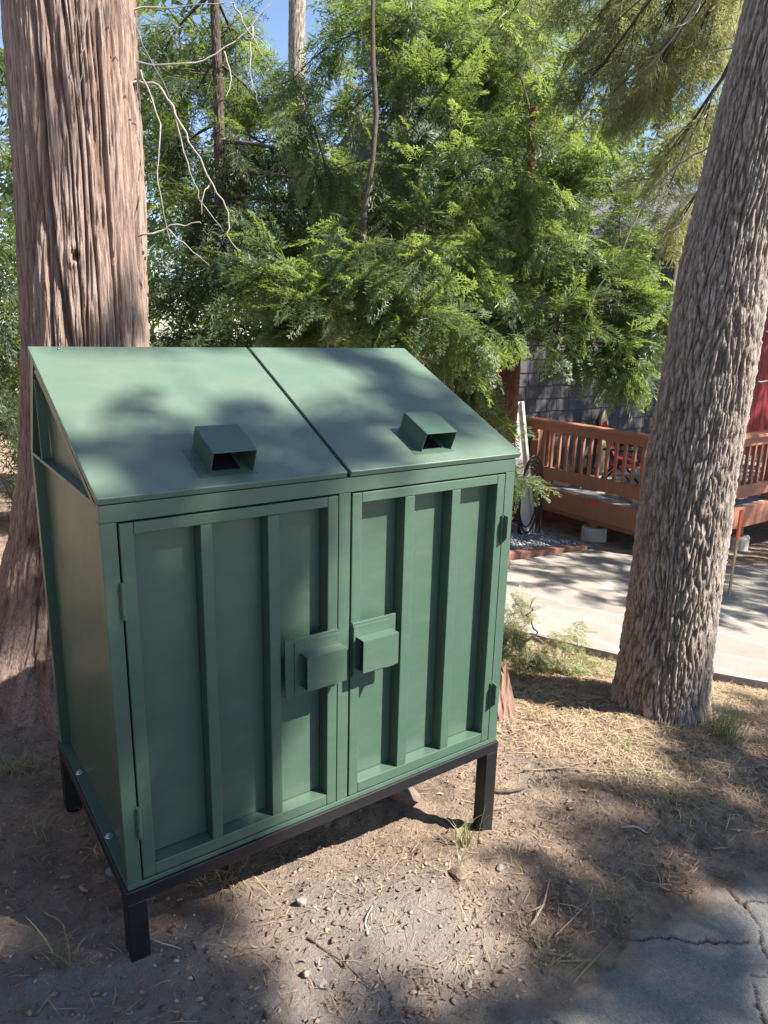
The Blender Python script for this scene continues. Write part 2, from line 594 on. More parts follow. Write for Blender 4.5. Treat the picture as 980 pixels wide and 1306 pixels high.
# asphalt lane with broken edge; the cracks are real grooves
CRACKS = [[(1.15, -.56), (1.208, -.580), (1.348, -.673), (1.492, -.778)], [(1.68, -.60), (1.63, -.678), (1.572, -.754), (1.504, -.798), (1.457, -.839), (1.339, -.938)],
          [(1.363, -.835), (1.396, -.866), (1.43, -.86)], [(1.356, -.866), (1.272, -.899), (1.255, -.931), (1.217, -.97)], [(.55, -.50), (.604, -.525), (.664, -.550), (.715, -.579), (.757, -.614), (.787, -.657), (.80, -.75)],
          [(1.63, -.678), (1.80, -.72), (1.95, -.70), (2.1, -.78)]]


def crack_depth(x, y):
    wx = x + .018 * fbm(x * 16, y * 16, 2.2, 3)
    wy = y + .018 * fbm(x * 16, y * 16, 6.2, 3)
    d = np.full(np.shape(x), 1e9)
    for P in CRACKS:
        for (ax, ay), (bx, by) in zip(P, P[1:]):
            ex, ey = bx - ax, by - ay
            t = np.clip(((wx - ax) * ex + (wy - ay) * ey) / (ex * ex + ey * ey), 0, 1)
            d = np.minimum(d, np.hypot(wx - ax - t * ex, wy - ay - t * ey))
    wid = .0055 * (1 + .7 * perlin(x * 9, y * 9, 4.4))
    return np.clip(1 - d / np.maximum(wid, .002), 0, 1)


def road_edge(x):
    return -.545 + .05 * perlin(x * 1.3, x * 0, 1.1) + .035 * perlin(x * 5, x * 0, 2.1)


def road_h(x, y):
    e = road_edge(x) - y + .035 * fbm(x * 7, y * 7, 4.7, 4)
    return g0(x, y) + .012 - .06 * smooth(.13, -.11, e) + .003 * fbm(x * 5, y * 5, 1.2, 3) - .011 * crack_depth(x, y) + .0015 * perlin(x * 60, y * 60, 2.0)


xs = lines([(-40, -4, 2), (-4, .3, .15), (.3, 2.5, .006), (2.5, 4, .08), (4, 40, 2)])
ys = lines([(-5.5, -1.3, .2), (-1.3, -.4, .006)])
road = grid_sheet('road', xs, ys, road_h, M['asphalt'], {
    'dust': lambda x, y: smooth(.34, -.02, road_edge(x) - y) * .66 + .30 * smooth(.60, .0, x + (y + .9) * .5),
    'crack': lambda x, y: smooth(.1, .7, crack_depth(x, y))})
tag(road, kind='structure')

# concrete driveway: slab with a real edge
def slab(name, P, top, thick, mat, step=.12):
    n = len(P)
    ring = []
    for i in range(n):
        a, b = Vector(P[i]), Vector(P[(i + 1) % n])
        k = max(1, int((b - a).length / step))
        for j in range(k):
            p = a.lerp(b, j / k)
            ring.append((p.x + .012 * perlin(p.x * 4, p.y * 4, .5), p.y + .012 * perlin(p.x * 4, p.y * 4, 2.5)))
    bm = bmesh.new()
    vt = [bm.verts.new((float(x), float(y), float(top(x, y)))) for x, y in ring]
    vm = [bm.verts.new((float(x), float(y), float(top(x, y)) - thick)) for x, y in ring]
    bm.faces.new(vt)
    for i in range(len(ring)):
        j = (i + 1) % len(ring)
        bm.faces.new((vt[j], vt[i], vm[i], vm[j]))
    bmesh.ops.triangulate(bm, faces=[f for f in bm.faces if len(f.verts) > 4])
    bmesh.ops.recalc_face_normals(bm, faces=bm.faces)
    me = bpy.data.meshes.new(name)
    bm.to_mesh(me)
    bm.free()
    me.materials.append(mat)
    return link(bpy.data.objects.new(name, me))


tag(slab('driveway', DRIVE, lambda x, y: float(g0(x, y)) + .022, .16, M['concrete']), kind='structure')

# ------------------------------------------------------------------ bark trunks
def trunk_mesh(name, mat, zc, cx, cy, rad, nth, nz, kind, parent, z0, z1, loc):
    z = np.linspace(z0, z1, nz)
    th = np.linspace(0, 2 * PI, nth, endpoint=False)
    T, Z = np.meshgrid(th, z, indexing='xy')
    X0, Y0, R0 = np.interp(Z, zc, cx), np.interp(Z, zc, cy), np.interp(Z, zc, rad)
    if kind == 'cedar':
        # fibrous strips that wander as they climb, twisting over the root flare
        flare = smooth(.9, -.2, Z)
        tw = T + .10 * perlin(np.cos(T) * 1.5, np.sin(T) * 1.5, Z * .9) - .35 * flare * flare
        ca, sa = np.cos(tw), np.sin(tw)
        k = 1 - .35 * flare
        big = np.clip(np.abs(perlin(ca * 4.4 * k, sa * 4.4 * k, Z * .75 + 3)) / .16, 0, 1)
        med = np.clip(np.abs(perlin(ca * 9.0 * k, sa * 9.0 * k, Z * 1.5 + 9)) / .17, 0, 1)
        fin = np.clip(np.abs(perlin(ca * 19, sa * 19, Z * 3.0 + 1)) / .22, 0, 1)
        vf = perlin(ca * 42, sa * 42, Z * 6.0)
        uf = perlin(ca * 85, sa * 85, Z * 14.0)
        fl = perlin(ca * 8, sa * 8, Z * 6.0)
        tops = .5 + .5 * perlin(ca * 5, sa * 5, Z * 1.1 + 20)
        ridge = .05 + .46 * big ** .8 + .22 * med + .12 * fin + .12 * vf + .08 * uf + .10 * fl + .12 * (tops - .5)
        ridge = np.clip(ridge, 0, 1)
        butt = flare ** 1.5 * (.10 * np.cos(5 * T + 1.1) + .10 * np.cos(3 * (T - math.radians(-112))))
        R = R0 * (1 + butt) + .056 * (ridge - .75)
        # one small knot hole facing the enclosure
        ang = np.angle(np.exp(1j * (T - math.radians(-110))))
        kd = np.hypot(ang * R0, (Z - 1.91) * .75)
        R = R - .03 * np.exp(-(kd / .013) ** 2) + .010 * np.exp(-((kd - .024) / .010) ** 2)
        ridge = np.clip(ridge - .8 * np.exp(-(kd / .014) ** 2), 0, 1)
    else:
        flare = smooth(.12, -.3, Z)
        tw = T + .12 * perlin(np.cos(T) * 2, np.sin(T) * 2, Z * 1.4)
        ca, sa = np.cos(tw), np.sin(tw)
        a = np.abs(perlin(ca * 9.5, sa * 9.5, Z * 7.0 + 2))
        b = np.abs(perlin(ca * 20, sa * 20, Z * 16.0 + 5))
        c = perlin(ca * 32, sa * 32, Z * 30)
        d = perlin(ca * 60, sa * 60, Z * 62)
        fur = np.clip(np.minimum(a * 3.4, .35 + b * 3.0), 0, 1) ** .7
        ridge = np.clip(.14 + .64 * fur + .26 * c + .16 * d, 0, 1)
        R = R0 * (1 + flare * (.07 * np.cos(4 * T + 2) + .05 * np.cos(7 * T))) + .026 * (ridge - .7)
    V = np.stack([X0 + R * np.cos(T), Y0 + R * np.sin(T), Z], -1).reshape(-1, 3)
    I = np.arange(nz * nth).reshape(nz, nth)
    J = np.roll(I, -1, 1)
    F = np.stack([I[:-1], J[:-1], J[1:], I[1:]], -1).reshape(-1, 4)
    return np_mesh(name, V - np.array(loc), F, mat, parent, True, {'ridge': ridge.ravel()})


# ------------------------------------------------------------------ foliage
def make_spray(rng, pairs=7, fine=True, subs=(.36, .70)):
    """flat fan of scale-leaf branchlets, unit length along +X, lying in XY and drooping"""
    V, F = [], []

    def quad(p, d, l, w, up):
        d = d / np.linalg.norm(d)
        s = np.cross(up, d)
        s /= np.linalg.norm(s) + 1e-9
        n = len(V)
        V.extend([p - s * w * .35, p + d * l * .55 - s * w * .5, p + d * l, p + d * l * .55 + s * w * .5])
        F.append((n, n + 1, n + 2, n + 3))

    def curve(t):
        return np.array([t, 0.05 * math.sin(t * 5), -.26 * t * t])
    up = np.array([0, 0, 1.0])
    for i in range(5):
        a, b = curve(i / 5), curve((i + 1) / 5)
        quad(a, b - a, np.linalg.norm(b - a) * 1.1, .022, up)
    for i in range(pairs):
        t = .10 + .88 * i / (pairs - 1)
        for sd in (-1, 1):
            l = (.40 * (1 - t) ** .75 + .09) * rng.uniform(.75, 1.15)
            an = math.radians(rng.uniform(34, 52)) * sd
            d = np.array([math.cos(an), math.sin(an), rng.uniform(-.16, .08) - .22 * t])
            u = up + rng.normal(0, .22, 3)
            p = curve(t)
            if fine:
                quad(p, d, l, .031, u)
                for q in subs:
                    for s2 in (-1, 1):
                        if rng.random() < .85:
                            a2 = an + s2 * math.radians(38)
                            d2 = np.array([math.cos(a2), math.sin(a2), d[2] + rng.uniform(-.12, .12)])
                            quad(p + d / np.linalg.norm(d) * l * q, d2, l * (1 - q) * .85 + .05, .036, up + rng.normal(0, .25, 3))
            else:
                quad(p, d, l, .11, u)
    return np.array(V), np.array(F)


def make_needles(rng, n=46):
    V, F = [], []
    for i in range(n):
        t = rng.uniform(0, .75)
        a = rng.uniform(0, 2 * PI)
        d = np.array([.75, math.cos(a) * .8, math.sin(a) * .8 - .25]) * rng.uniform(.28, .45)
        p = np.array([t, 0, -.12 * t * t])
        s = np.cross(d, rng.normal(size=3))
        s = s / np.linalg.norm(s) * .011
        k = len(V)
        V += [p - s, p + s, p + d + s * .4, p + d - s * .4]
        F.append((k, k + 1, k + 2, k + 3))
    return np.array(V), np.array(F)


_r = np.random.default_rng(21)
SPRAYS = [make_spray(_r) for _ in range(4)]
MEDIUM = [make_spray(_r, 6, True, (.5,)) for _ in range(3)]
SIMPLE = [make_spray(_r, 7, False) for _ in range(3)]
NEEDLES = [make_needles(_r) for _ in range(3)]


def place_many(name, variants, pos, dirs, ups, scl, tint, mat, parent, loc=(0, 0, 0)):
    """one mesh of many small leafy pieces"""
    pos, dirs, ups = np.asarray(pos), np.asarray(dirs, float), np.asarray(ups, float)
    X = dirs / np.linalg.norm(dirs, axis=1)[:, None]
    Y = np.cross(ups, X)
    Y /= np.linalg.norm(Y, axis=1)[:, None] + 1e-9
    Zv = np.cross(X, Y)
    Rm = np.stack([X, Y, Zv], -1)
    which = np.arange(len(pos)) % len(variants)
    vs, fs, ts, off = [], [], [], 0
    for k, (v, f) in enumerate(variants):
        s = which == k
        m_ = int(s.sum())
        if not m_:
            continue
        W = np.einsum('nij,vj->nvi', Rm[s], v) * np.asarray(scl)[s][:, None, None] + pos[s][:, None, :]
        fs.append((f[None] + (np.arange(m_) * len(v))[:, None, None] + off).reshape(-1, f.shape[1]))
        vs.append(W.reshape(-1, 3))
        ts.append(np.repeat(np.asarray(tint)[s], len(v)))
        off += m_ * len(v)
    return np_mesh(name, np.concatenate(vs) - np.array(loc), np.concatenate(fs), mat, parent, False, {'tint': np.concatenate(ts)})


def tree(name, label, base, top, r0, clumps, mat, variants, bark, group=None, scale=(.17, .30), tint=(.1, .9), rng=None, trunk_n=14,
         limb_r=.016, dead=0, dens=1.0, smooth_bark=True, hang=.35, r1=None, root=None, net=False):
    """trunk, limbs and a crown of sprays set on the limbs.  clumps: (x, y, z, radius, sprays[, tint shift])"""
    rng = rng or np.random.default_rng(abs(hash(label)) % 1000)
    base, top = Vector(base), Vector(top)
    given = root
    root = root or empty(name, base, label, 'tree', group)
    zs = np.linspace(0, 1, 9)
    cx = [base.lerp(top, z).x - base.x + .02 * math.sin(z * 9 + base.x) * (0 < z < 1) for z in zs]
    cy = [base.lerp(top, z).y - base.y + .02 * math.cos(z * 8 + base.y) * (0 < z < 1) for z in zs]
    hgt = top.z - base.z
    if r0 < .06:
        zs = np.linspace(0, 1, 22)
        cx = [base.lerp(top, z).x - base.x + (.030 * math.sin(z * 11 + 1) + .018 * math.sin(z * 37)) * (0 < z < 1) for z in zs]
        cy = [base.lerp(top, z).y - base.y + .025 * math.cos(z * 17) * (0 < z < 1) for z in zs]
    rr = [(r0 * (1 - .75 * z) if r1 is None else r0 + (r1 - r0) * z) for z in zs]
    rr[0] *= 1.25
    if given is None: trunk_mesh('trunk', bark, zs * hgt, np.array(cx), np.array(cy), np.array(rr), 64 if r0 > .06 else 24, int(min(260, hgt * 40)), 'cedar' if r0 > .2 else 'pine', root, 0, hgt, (0, 0, 0)) if r0 > .06 else \
        MB().tube([(x, y, z * hgt) for x, y, z in zip(cx, cy, zs)], [r * (1 + .15 * math.sin(i * 2.1)) for i, r in enumerate(rr)], 10).build('trunk', bark, root, True)
    wood, dry = MB(), MB()
    P, D, U, S, T = [], [], [], [], []
    if net:
        # boughs fork from one clump to the next instead of all leaving the trunk
        C_ = np.array([c_[:3] for c_ in clumps])
        tip = np.array(base.lerp(top, .9))
        best = np.linalg.norm(C_ - tip, axis=1) if net is True else np.hypot(C_[:, 0] - base.x, C_[:, 1] - base.y)
        par = [None] * len(C_)
        left = set(range(len(C_)))
        while left:
            k = min(left, key=lambda i_: best[i_])
            left.discard(k)
            dk = np.linalg.norm(C_ - C_[k], axis=1)
            for i_ in left:
                if dk[i_] < best[i_]:
                    best[i_], par[i_] = dk[i_], k
    for ci, cl in enumerate(clumps):
        x, y, z, r, n = cl[:5]
        sh = cl[5] if len(cl) > 5 else 0
        c = Vector((x, y, z))
        t = min(.97, max(.04, (z + .25 * r + .12 * (c - base).xy.length - base.z) / hgt))
        a = base.lerp(top, t)
        if net:
            a = Vector(clumps[par[ci]][:3]) if par[ci] is not None else (base.lerp(top, .9) if net is True else a)
        out = (c - a)
        L = out.length
        mid = a.lerp(c, .5) + Vector((0, 0, .10 * L))
        pts = bez(a, mid, c, 6)
        lr = limb_r * (.6 + .5 * min(L, 2))
        wood.tube([p - base for p in pts], [lr * (1 - .75 * i / 6) for i in range(7)], 5)
        od = out.normalized() if L > .05 else Vector((1, 0, 0))
        # secondary twigs and the sprays on them
        n = int(n * dens)
        nt = max(3, int(n / 9))
        for k in range(nt):
            s0 = pts[rng.integers(3, 7)]
            e = c + Vector(rng.normal(0, 1, 3) * np.array([r, r, r * .62]) * .62)
            mm = s0.lerp(e, .5) + Vector((0, 0, .06 * r))
            tp = bez(s0, mm, e, 3)
            wood.tube([p - base for p in tp], [lr * .35, lr * .27, lr * .18, lr * .08], 3, False)
            td = (e - s0).normalized()
            nsp = max(1, int(round(n / nt)))
            for q in range(nsp):
                u = rng.uniform(.15, 1.05)
                p = s0.lerp(e, u) + Vector((0, 0, .12 * r * u * (1 - u))) + Vector(rng.normal(0, .07 * r + .012, 3))
                d = np.array(td) * .7 + np.array(od) * .5 + rng.normal(0, .5, 3) + np.array([0, 0, -hang])
                P.append(p)
                D.append(d)
                U.append(np.array([0, 0, 1.0]) + rng.normal(0, .45, 3))
                S.append(rng.uniform(*scale))
                T.append(np.clip(rng.uniform(*tint) + sh + .12 * rng.normal(), 0, 1))
        for k in range(dead):
            s0 = pts[rng.integers(1, 7)]
            e = s0 + Vector(rng.normal(0, .5, 3) * r) + Vector((0, 0, -.25 * r))
            dry.tube([p - base for p in bez(s0, s0.lerp(e, .5) + Vector(rng.normal(0, .12, 3)), e, 4)], [.006, .005, .004, .003, .002], 4, False)
    tag(wood.build('limbs', M['branch'], root, True), kind='stuff')
    if dead:
        tag(dry.build('dead_twigs', M['dead_twig'], root, True), kind='stuff')
    tag(place_many('crown', variants, [tuple(p - base) for p in P], D, U, S, T, mat, root), kind='stuff')
    return root


# ------------------------------------------------------------------ enclosure
G = M['green']
W, D, ZB, ZF, ZT = 1.209, .773, .267, 1.226, 1.526
EPS = .0006
enc = empty('trash_enclosure', (0, 0, h1(.6, .4)), 'dark green steel bin enclosure with sloped lids standing on black legs', 'trash enclosure')
EZ = Vector((0, 0, -enc.location.z))


def epart(mb, name, mat, parent=None, shift=True, smooth_shade=False):
    if shift:
        mb.v = [tuple(Vector(v) + EZ) for v in mb.v]
    return mb.build(name, mat, parent or enc, smooth_shade)


# front frame of square tube
b = MB()
b.box(0, .0345, 0, .032, ZB + .0142, ZF - .0405)
b.box(.5868, .6215, .0004, .032, ZB + .0142, ZF - .0405)
b.box(1.1722, W, 0, .032, ZB + .0142, ZF - .0405)
b.box(0, W, 0, .032, ZF - .040, ZF - .001)
b.box(0, W, 0, .032, ZB, ZB + .014)
epart(b, 'front_frame', G)
# side frames: angle at the bottom, tube at the back, a shelf at lid level
for sgn, nm in ((0, 'side_frame'), (1, 'side_frame')):
    b = MB()
    X = lambda a0, a1: (a0, a1) if sgn == 0 else (W - a1, W - a0)
    b.box(*X(0, .030), .0325, D, ZB, ZB + .004, .0008)
    b.box(*X(0, .030), D - .032, D, ZB + .0045, ZF - .012)
    b.box(*X(0, .030), .0325, D, ZF - .0115, ZF - .0015)
    # slanted tube under the lid and the tilted back tube of the gable
    x0, x1 = X(0, .026)
    sl = (ZT - .020 - ZF) / .628
    b.hexa([(x0, .034, ZF - .001), (x1, .034, ZF - .001), (x1, .064, ZF - .001), (x0, .064, ZF - .001)],
           [(x0, .560, ZF + .560 * sl - .004), (x1, .560, ZF + .560 * sl - .004), (x1, .592, ZF + .560 * sl - .012), (x0, .592, ZF + .560 * sl - .012)])
    b.hexa([(x0, D - .032, ZF - .001), (x1, D - .032, ZF - .001), (x1, D, ZF - .001), (x0, D, ZF - .001)],
           [(x0, .594, ZT - .038), (x1, .594, ZT - .038), (x1, .626, ZT - .024), (x0, .626, ZT - .024)])
    b.box(*X(.0004, .024), .604, .610, ZF - .001, ZF + .215, .0008)
    epart(b, nm, G)
    s = MB()
    s.box(*X(.0265, .029), .033, D - .033, ZB + .0045, ZF - .0119, .0004)
    epart(s, 'side_panel', G)
    s = MB()
    xa, xb = X(.0268, .029)
    s.hexa([(xa, .045, ZF - .001), (xb, .045, ZF - .001), (xb, .70, ZF - .001), (xa, .70, ZF - .001)],
           [(xa, .575, ZT - .05), (xb, .575, ZT - .05), (xb, .598, ZT - .05), (xa, .598, ZT - .05)])
    epart(s, 'gable_panel', G)
b = MB()
b.box(.0305, W - .0305, D - .006, D - .002, ZB + .005, ZF - .002, .0005)
epart(b, 'back_panel', G)
b = MB()
b.hexa([(.0305, D - .006, ZF - .0015), (W - .0305, D - .006, ZF - .0015), (W - .0305, D - .002, ZF - .0015), (.0305, D - .002, ZF - .0015)],
       [(.0305, .620, ZT - .024), (W - .0305, .620, ZT - .024), (W - .0305, .624, ZT - .024), (.0305, .624, ZT - .024)])
epart(b, 'upper_back_panel', G)
b = MB()
b.box(.031, W - .031, .0325, D - .033, ZB + .001, ZB + .0035, .0005)
epart(b, 'floor_panel', G)
b = MB()
b.box(.5868, .6215, .0325, D - .007, ZB + .0045, ZF - .042, .0008)
epart(b, 'partition', M['black'])

# lids
SLOPE = (ZT - .020 - ZF) / .628


def lid_z(y):
    return ZF + .020 + y * (ZT - ZF - .020) / .628


N_LID = Vector((0, -(ZT - ZF - .020) / .628, 1)).normalized()
T_LID = Vector((0, 1, (ZT - ZF - .020) / .628)).normalized()


def make_lid(xf0, xf1, xb0, xb1, hood_x0, hood_x1, hood_y, flap_open):
    y0, y1 = -.009, .632
    bm = bmesh.new()
    top = [(xf0, y0, lid_z(y0)), (xf1, y0, lid_z(y0)), (xb1, y1, lid_z(y1)), (xb0, y1, lid_z(y1))]
    vt = [bm.verts.new(p) for p in top]
    vb = [bm.verts.new(Vector(p_) - N_LID * .0168) for p_ in top]      # the lip is folded square to the sheet
    bm.faces.new(vt)
    bm.faces.new(vb[::-1])
    for i in range(4):
        bm.faces.new((vt[i], vb[i], vb[(i + 1) % 4], vt[(i + 1) % 4]))
    bmesh.ops.recalc_face_normals(bm, faces=bm.faces)
    bmesh.ops.bevel(bm, geom=list(bm.edges), offset=.0022, segments=2, affect='EDGES', profile=.5)
    bm.verts.index_update()
    mb = MB()
    mb.add([v.co.copy() for v in bm.verts], [[v.index for v in f.verts] for f in bm.faces])
    bm.free()
    lid = epart(mb, 'lid', M['green_glare'])
    # hooded pull: three sheets folded over a slot, standing square on the lid
    o = Vector(((hood_x0 + hood_x1) / 2, hood_y, lid_z(hood_y)))
    R = Matrix(((1, 0, 0, o.x), (0, T_LID.y, N_LID.y, o.y), (0, T_LID.z, N_LID.z, o.z), (0, 0, 0, 1)))
    w, l, h, tk = (hood_x1 - hood_x0) / 2, .118, .060, .0022
    hb = MB()
    hb.box(-w, w, 0, l, h - tk, h, .0008, R)
    hb.box(-w, -w + tk, 0, l, .0018, h - tk - EPS, .0006, R)
    hb.box(w - tk, w, 0, l, .0018, h - tk - EPS, .0006, R)
    hb.box(-w + tk + EPS, w - tk - EPS, l - tk, l, .0018, h - tk - EPS, .0006, R)
    hood = epart(hb, 'hood', G, lid)
    p = MB()
    p.box(-w - .026, w + .006, -.010, l - .004, .0002, .0016, .0005, R)
    epart(p, 'doubler_plate', G, lid)
    p = MB()
    p.box(-w + .012, w - .030, .012, l - .02, .0018, .0030, .0005, R)
    epart(p, 'slot_flap', M['black'], lid)
    p = MB()
    p.box(-w + .007, -w + .0115, .008, l - .012, .0018, .0050, .0005, R)
    epart(p, 'slot_rim', G, lid)
    p = MB()
    p.box(w - .0295, w - .025, .008, l - .012, .0018, .0050, .0005, R)
    epart(p, 'slot_rim', G, lid)
    # thin weld beads at the hood's feet
    for sx in (-w - .0010, w + .0010):
        p = MB()
        pts = [R @ Vector((sx + random.uniform(-.0006, .0006), .004 + q * .0105, .0022)) for q in range(11)]
        p.tube(pts, [random.uniform(.0010, .0019) for _ in pts], 6)
        epart(p, 'weld_bead', G, lid, smooth_shade=True)
    return lid


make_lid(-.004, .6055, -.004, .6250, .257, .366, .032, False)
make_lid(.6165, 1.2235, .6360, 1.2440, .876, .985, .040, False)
b = MB()
b.box(.6000, .6240, .010, .55, ZF - .0005, ZF + .0002, .0001)
pts0 = [(.6075, .004, lid_z(.004) - .018), (.6150, .004, lid_z(.004) - .018), (.6340, .625, lid_z(.625) - .018), (.6265, .625, lid_z(.625) - .018)]
b = MB()
b.hexa([(x, y, z - .004) for x, y, z in pts0], pts0)
epart(b, 'lid_gutter', M['black'])


# doors
def make_door(x0, x1, mull, latch, hinge_side):
    z0, z1, y0, y1 = ZB + .0185, ZF - .0445, -.0015, .0420
    st = .030
    mb = MB()
    mb.box(x0, x0 + st, y0, y1, z0, z1, .002)
    mb.box(x1 - st, x1, y0, y1, z0, z1, .002)
    mb.box(x0 + st + EPS, x1 - st - EPS, y0 + .0003, y1, z1 - .027, z1, .002)
    mb.box(x0 + st + EPS, x1 - st - EPS, y0 + .0003, y1, z0, z0 + .032, .002)
    for m0, m1 in mull:
        mb.box(m0, m1, y0 + .0005, y1, z0 + .0325, z1 - .0275, .002)
    door = epart(mb, 'door', G)
    edges = [x0 + st] + [e for mm in mull for e in mm] + [x1 - st]
    for i in range(0, len(edges), 2):
        p = MB()
        p.box(edges[i] + EPS, edges[i + 1] - EPS,   .0405, .0430, z0 + .033, z1 - .0278, .0003)
        epart(p, 'door_panel', G, door)
    # beads of weld where panel meets mullion
    for i in range(0, len(edges), 2):
        for zz in (.42, .62, .86, 1.02):
            if random.random() < .6:
                c = Vector((edges[i + 1] - .003,   .0385, zz + random.uniform(-.04, .04)))
                p = MB()
                p.tube([c - Vector((0, 0, .006)), c, c + Vector((0, 0, .006))], [.001, .0032, .001], 6)
                epart(p, 'weld_bead', G, door, smooth_shade=True)
    # hinges
    for zz in (1.008, .447):
        p = MB()
        if hinge_side < 0:
            p.tube([(x0 - .002, -.005, zz - .042), (x0 - .002, -.005, zz + .042)], .0058, 12)
            p.box(x0 + .002, x0 + .013, -.0040, -.0018, zz - .038, zz + .038, .0006)
            for k in (-.018, .012):
                p.box(x0 - .010, x0 - .004, -.0048, -.0005, zz + k, zz + k + .012, .0008)
        else:
            # knife-edged gusset hinge standing proud of the right stile
            p.add([(x1 + .0016, -.001, zz - .048), (x1 + .0016, -.026, zz - .020), (x1 + .0016, -.026, zz + .046), (x1 + .0016, -.001, zz + .050),
                   (x1 - .0014, -.001, zz - .048), (x1 - .0014, -.026, zz - .020), (x1 - .0014, -.026, zz + .046), (x1 - .0014, -.001, zz + .050)],
                  [(0, 1, 2, 3), (7, 6, 5, 4), (0, 4, 5, 1), (1, 5, 6, 2), (2, 6, 7, 3), (3, 7, 4, 0)])
            p.tube([(x1 - .004, -.005, zz - .040), (x1 - .004, -.005, zz + .046)], .0045, 10)
            p.tube([(x1 - .006, -.0105, zz + .016), (x1 - .002, -.0125, zz + .016)], .0035, 8)
            p.tube([(x1 - .006, -.0105, zz - .012), (x1 - .002, -.0125, zz - .012)], .0035, 8)
        epart(p, 'hinge', G, door)
    # latch guard: two backing plates and a folded hood with open ends
    xa, xb, ia, ib, ba, bb, sh = latch
    p = MB()
    p.box(xa, xb, -.0090, -.0020, .660 + sh, .819 + sh, .0008)
    p.box(ia, ib, -.0118, -.0092, .668 + sh, .810 + sh, .0008)
    epart(p, 'latch_plate', G, door)
    p = MB()
    yb, yf, zt, zb2 = -.0120, -.048, .780 + sh, .686 + sh
    p.box(ba, bb, yf, yb, zt - .003, zt, .0009)
    p.box(ba, bb, yf, yf + .003, zb2, zt - .0033, .0009)
    p.box(ba, bb, yf + .0033, yb, zb2, zb2 + .003, .0009)
    epart(p, 'latch_hood', G, door)
    p = MB()
    p.box(ba + .018, bb - .03, -.030, -.0122, .700 + sh, .762 + sh, .001)
    epart(p, 'latch_paddle', M['black'], door)
    return door


make_door(.0385, .5832, [(.217, .245), (.3855, .4155)], (.4235, .5815, .449, .583, .4665, .5855, 0.0), -1)
make_door(.6260, 1.1685, [(.7965, .8300), (.9640, .9955)], (.6275, .7700, .629, .744, .637, .754, .004), 1)

# screws and bolts along the bottom ledge
for yy in (.551, .217):
    for xx in (.012, W - .012):
        b = MB()
        b.lathe((xx, yy, ZB + .0043), [(.0100, 0), (.0105, .0012), (.0098, .0022)], 18)
        b.lathe((xx, yy, ZB + .0066), [(.0068, 0), (.0068, .0048), (.0056, .0060)], 6)
        epart(b, 'bolt', M['zinc'])
# little sheet-metal tab screw on the back corner of the left lid
b = MB()
b.lathe((.070, .615, lid_z(.615) + .0003), [(.004, 0), (.0045, .001), (.003, .003)], 10)
epart(b, 'rivet', M['zinc'])

# black stand
stand = MB()
o = .006
stand.box(-o, W + o, -o, .044, ZB - .0365, ZB - .0006, .002)
stand.box(-o, W + o, D - .044, D + o, ZB - .0365, ZB - .0006, .002)
stand.box(-o, .044, .0445, D - .0445, ZB - .0365, ZB - .0006, .002)
stand.box(W - .044, W + o, .0445, D - .0445, ZB - .0365, ZB - .0006, .002)
st = epart(stand, 'stand', M['black'])
for lx0, lx1 in ((-o, .0425), (W - .0425, W + o)):
    for ly0, ly1 in ((-o, .0425), (D - .0425, D + o)):
        b = MB()
        gz = h1((lx0 + lx1) / 2, (ly0 + ly1) / 2)
        b.box(lx0 + .0006, lx1, ly0 + .0006, ly1, gz - .06, ZB - .0370, .002)
        epart(b, 'leg', M['black'], st)

# ------------------------------------------------------------------ big trunks
def rooted_tree(name, label, loc, zc, cx, cy, rad, nth, nz, kind, mat, z1):
    root = empty(name, loc, label, 'tree')
    zc = np.array(zc) - loc[2]
    trunk_mesh('trunk', mat, zc, np.array(cx) - loc[0], np.array(cy) - loc[1], np.array(rad), nth, nz, kind, root, zc[0], z1 - loc[2], (0, 0, 0))
    return root


ced_loc = (.25, 1.93, h1(.25, 1.93))
cedar = rooted_tree('cedar_tree', 'big trunk of shaggy reddish fibrous bark with flared roots behind the enclosure', ced_loc,
                    [-.45, -.1, .10, .33, .60, .93, 1.49, 2.2, 2.85, 5.2], [.18, .22, .26, .307, .346, .393, .437, .462, .470, .47], [1.86, 1.88, 1.90, 1.92, 1.917, 1.905, 1.895, 1.888, 1.886, 1.886],
                    [.80, .60, .45, .355, .310, .276, .256, .249, .243, .215], 520, 320, 'cedar', M['cedar_bark'], 5.2)
pine_loc = (2.69, .318, h1(2.69, .318))
pine = rooted_tree('pine_tree', 'stout trunk of grey furrowed bark beside the driveway with one sunlit edge', pine_loc,
                   [-.55, -.26, -.10, .22, 1.0, 1.42, 1.92, 2.87, 5.0], [2.674, 2.674, 2.673, 2.672, 2.672, 2.682, 2.690, 2.732, 2.82], [.328, .328, .327, .327, .326, .310, .300, .232, .11],
                   [.276, .248, .224, .209, .199, .190, .182, .140, .12], 440, 380, 'pine', M['pine_bark'], 5.0)


def dead_branches(root, paths, r, mat, name='dead_branch'):
    for P in paths:
        b = MB()
        k = [Vector(p) - root.location for p in P]
        pts = []
        for i in range(len(k) - 1):
            p0, p1, p2, p3 = k[max(i - 1, 0)], k[i], k[i + 1], k[min(i + 2, len(k) - 1)]
            for q in range(5):
                t_ = q / 5
                pts.append(.5 * ((2 * p1) + (p2 - p0) * t_ + (2 * p0 - 5 * p1 + 4 * p2 - p3) * t_ ** 2 + (3 * p1 - p0 - 3 * p2 + p3) * t_ ** 3))
        pts.append(k[-1])
        n = len(pts)
        pts = [p + Vector((random.gauss(0, .0035), random.gauss(0, .0035), random.gauss(0, .0035))) for p in pts]
        b.tube(pts, [r * .8 * (1 - .72 * i / (n - 1)) for i in range(n)], 6)
        b.build(name, mat, root, True)


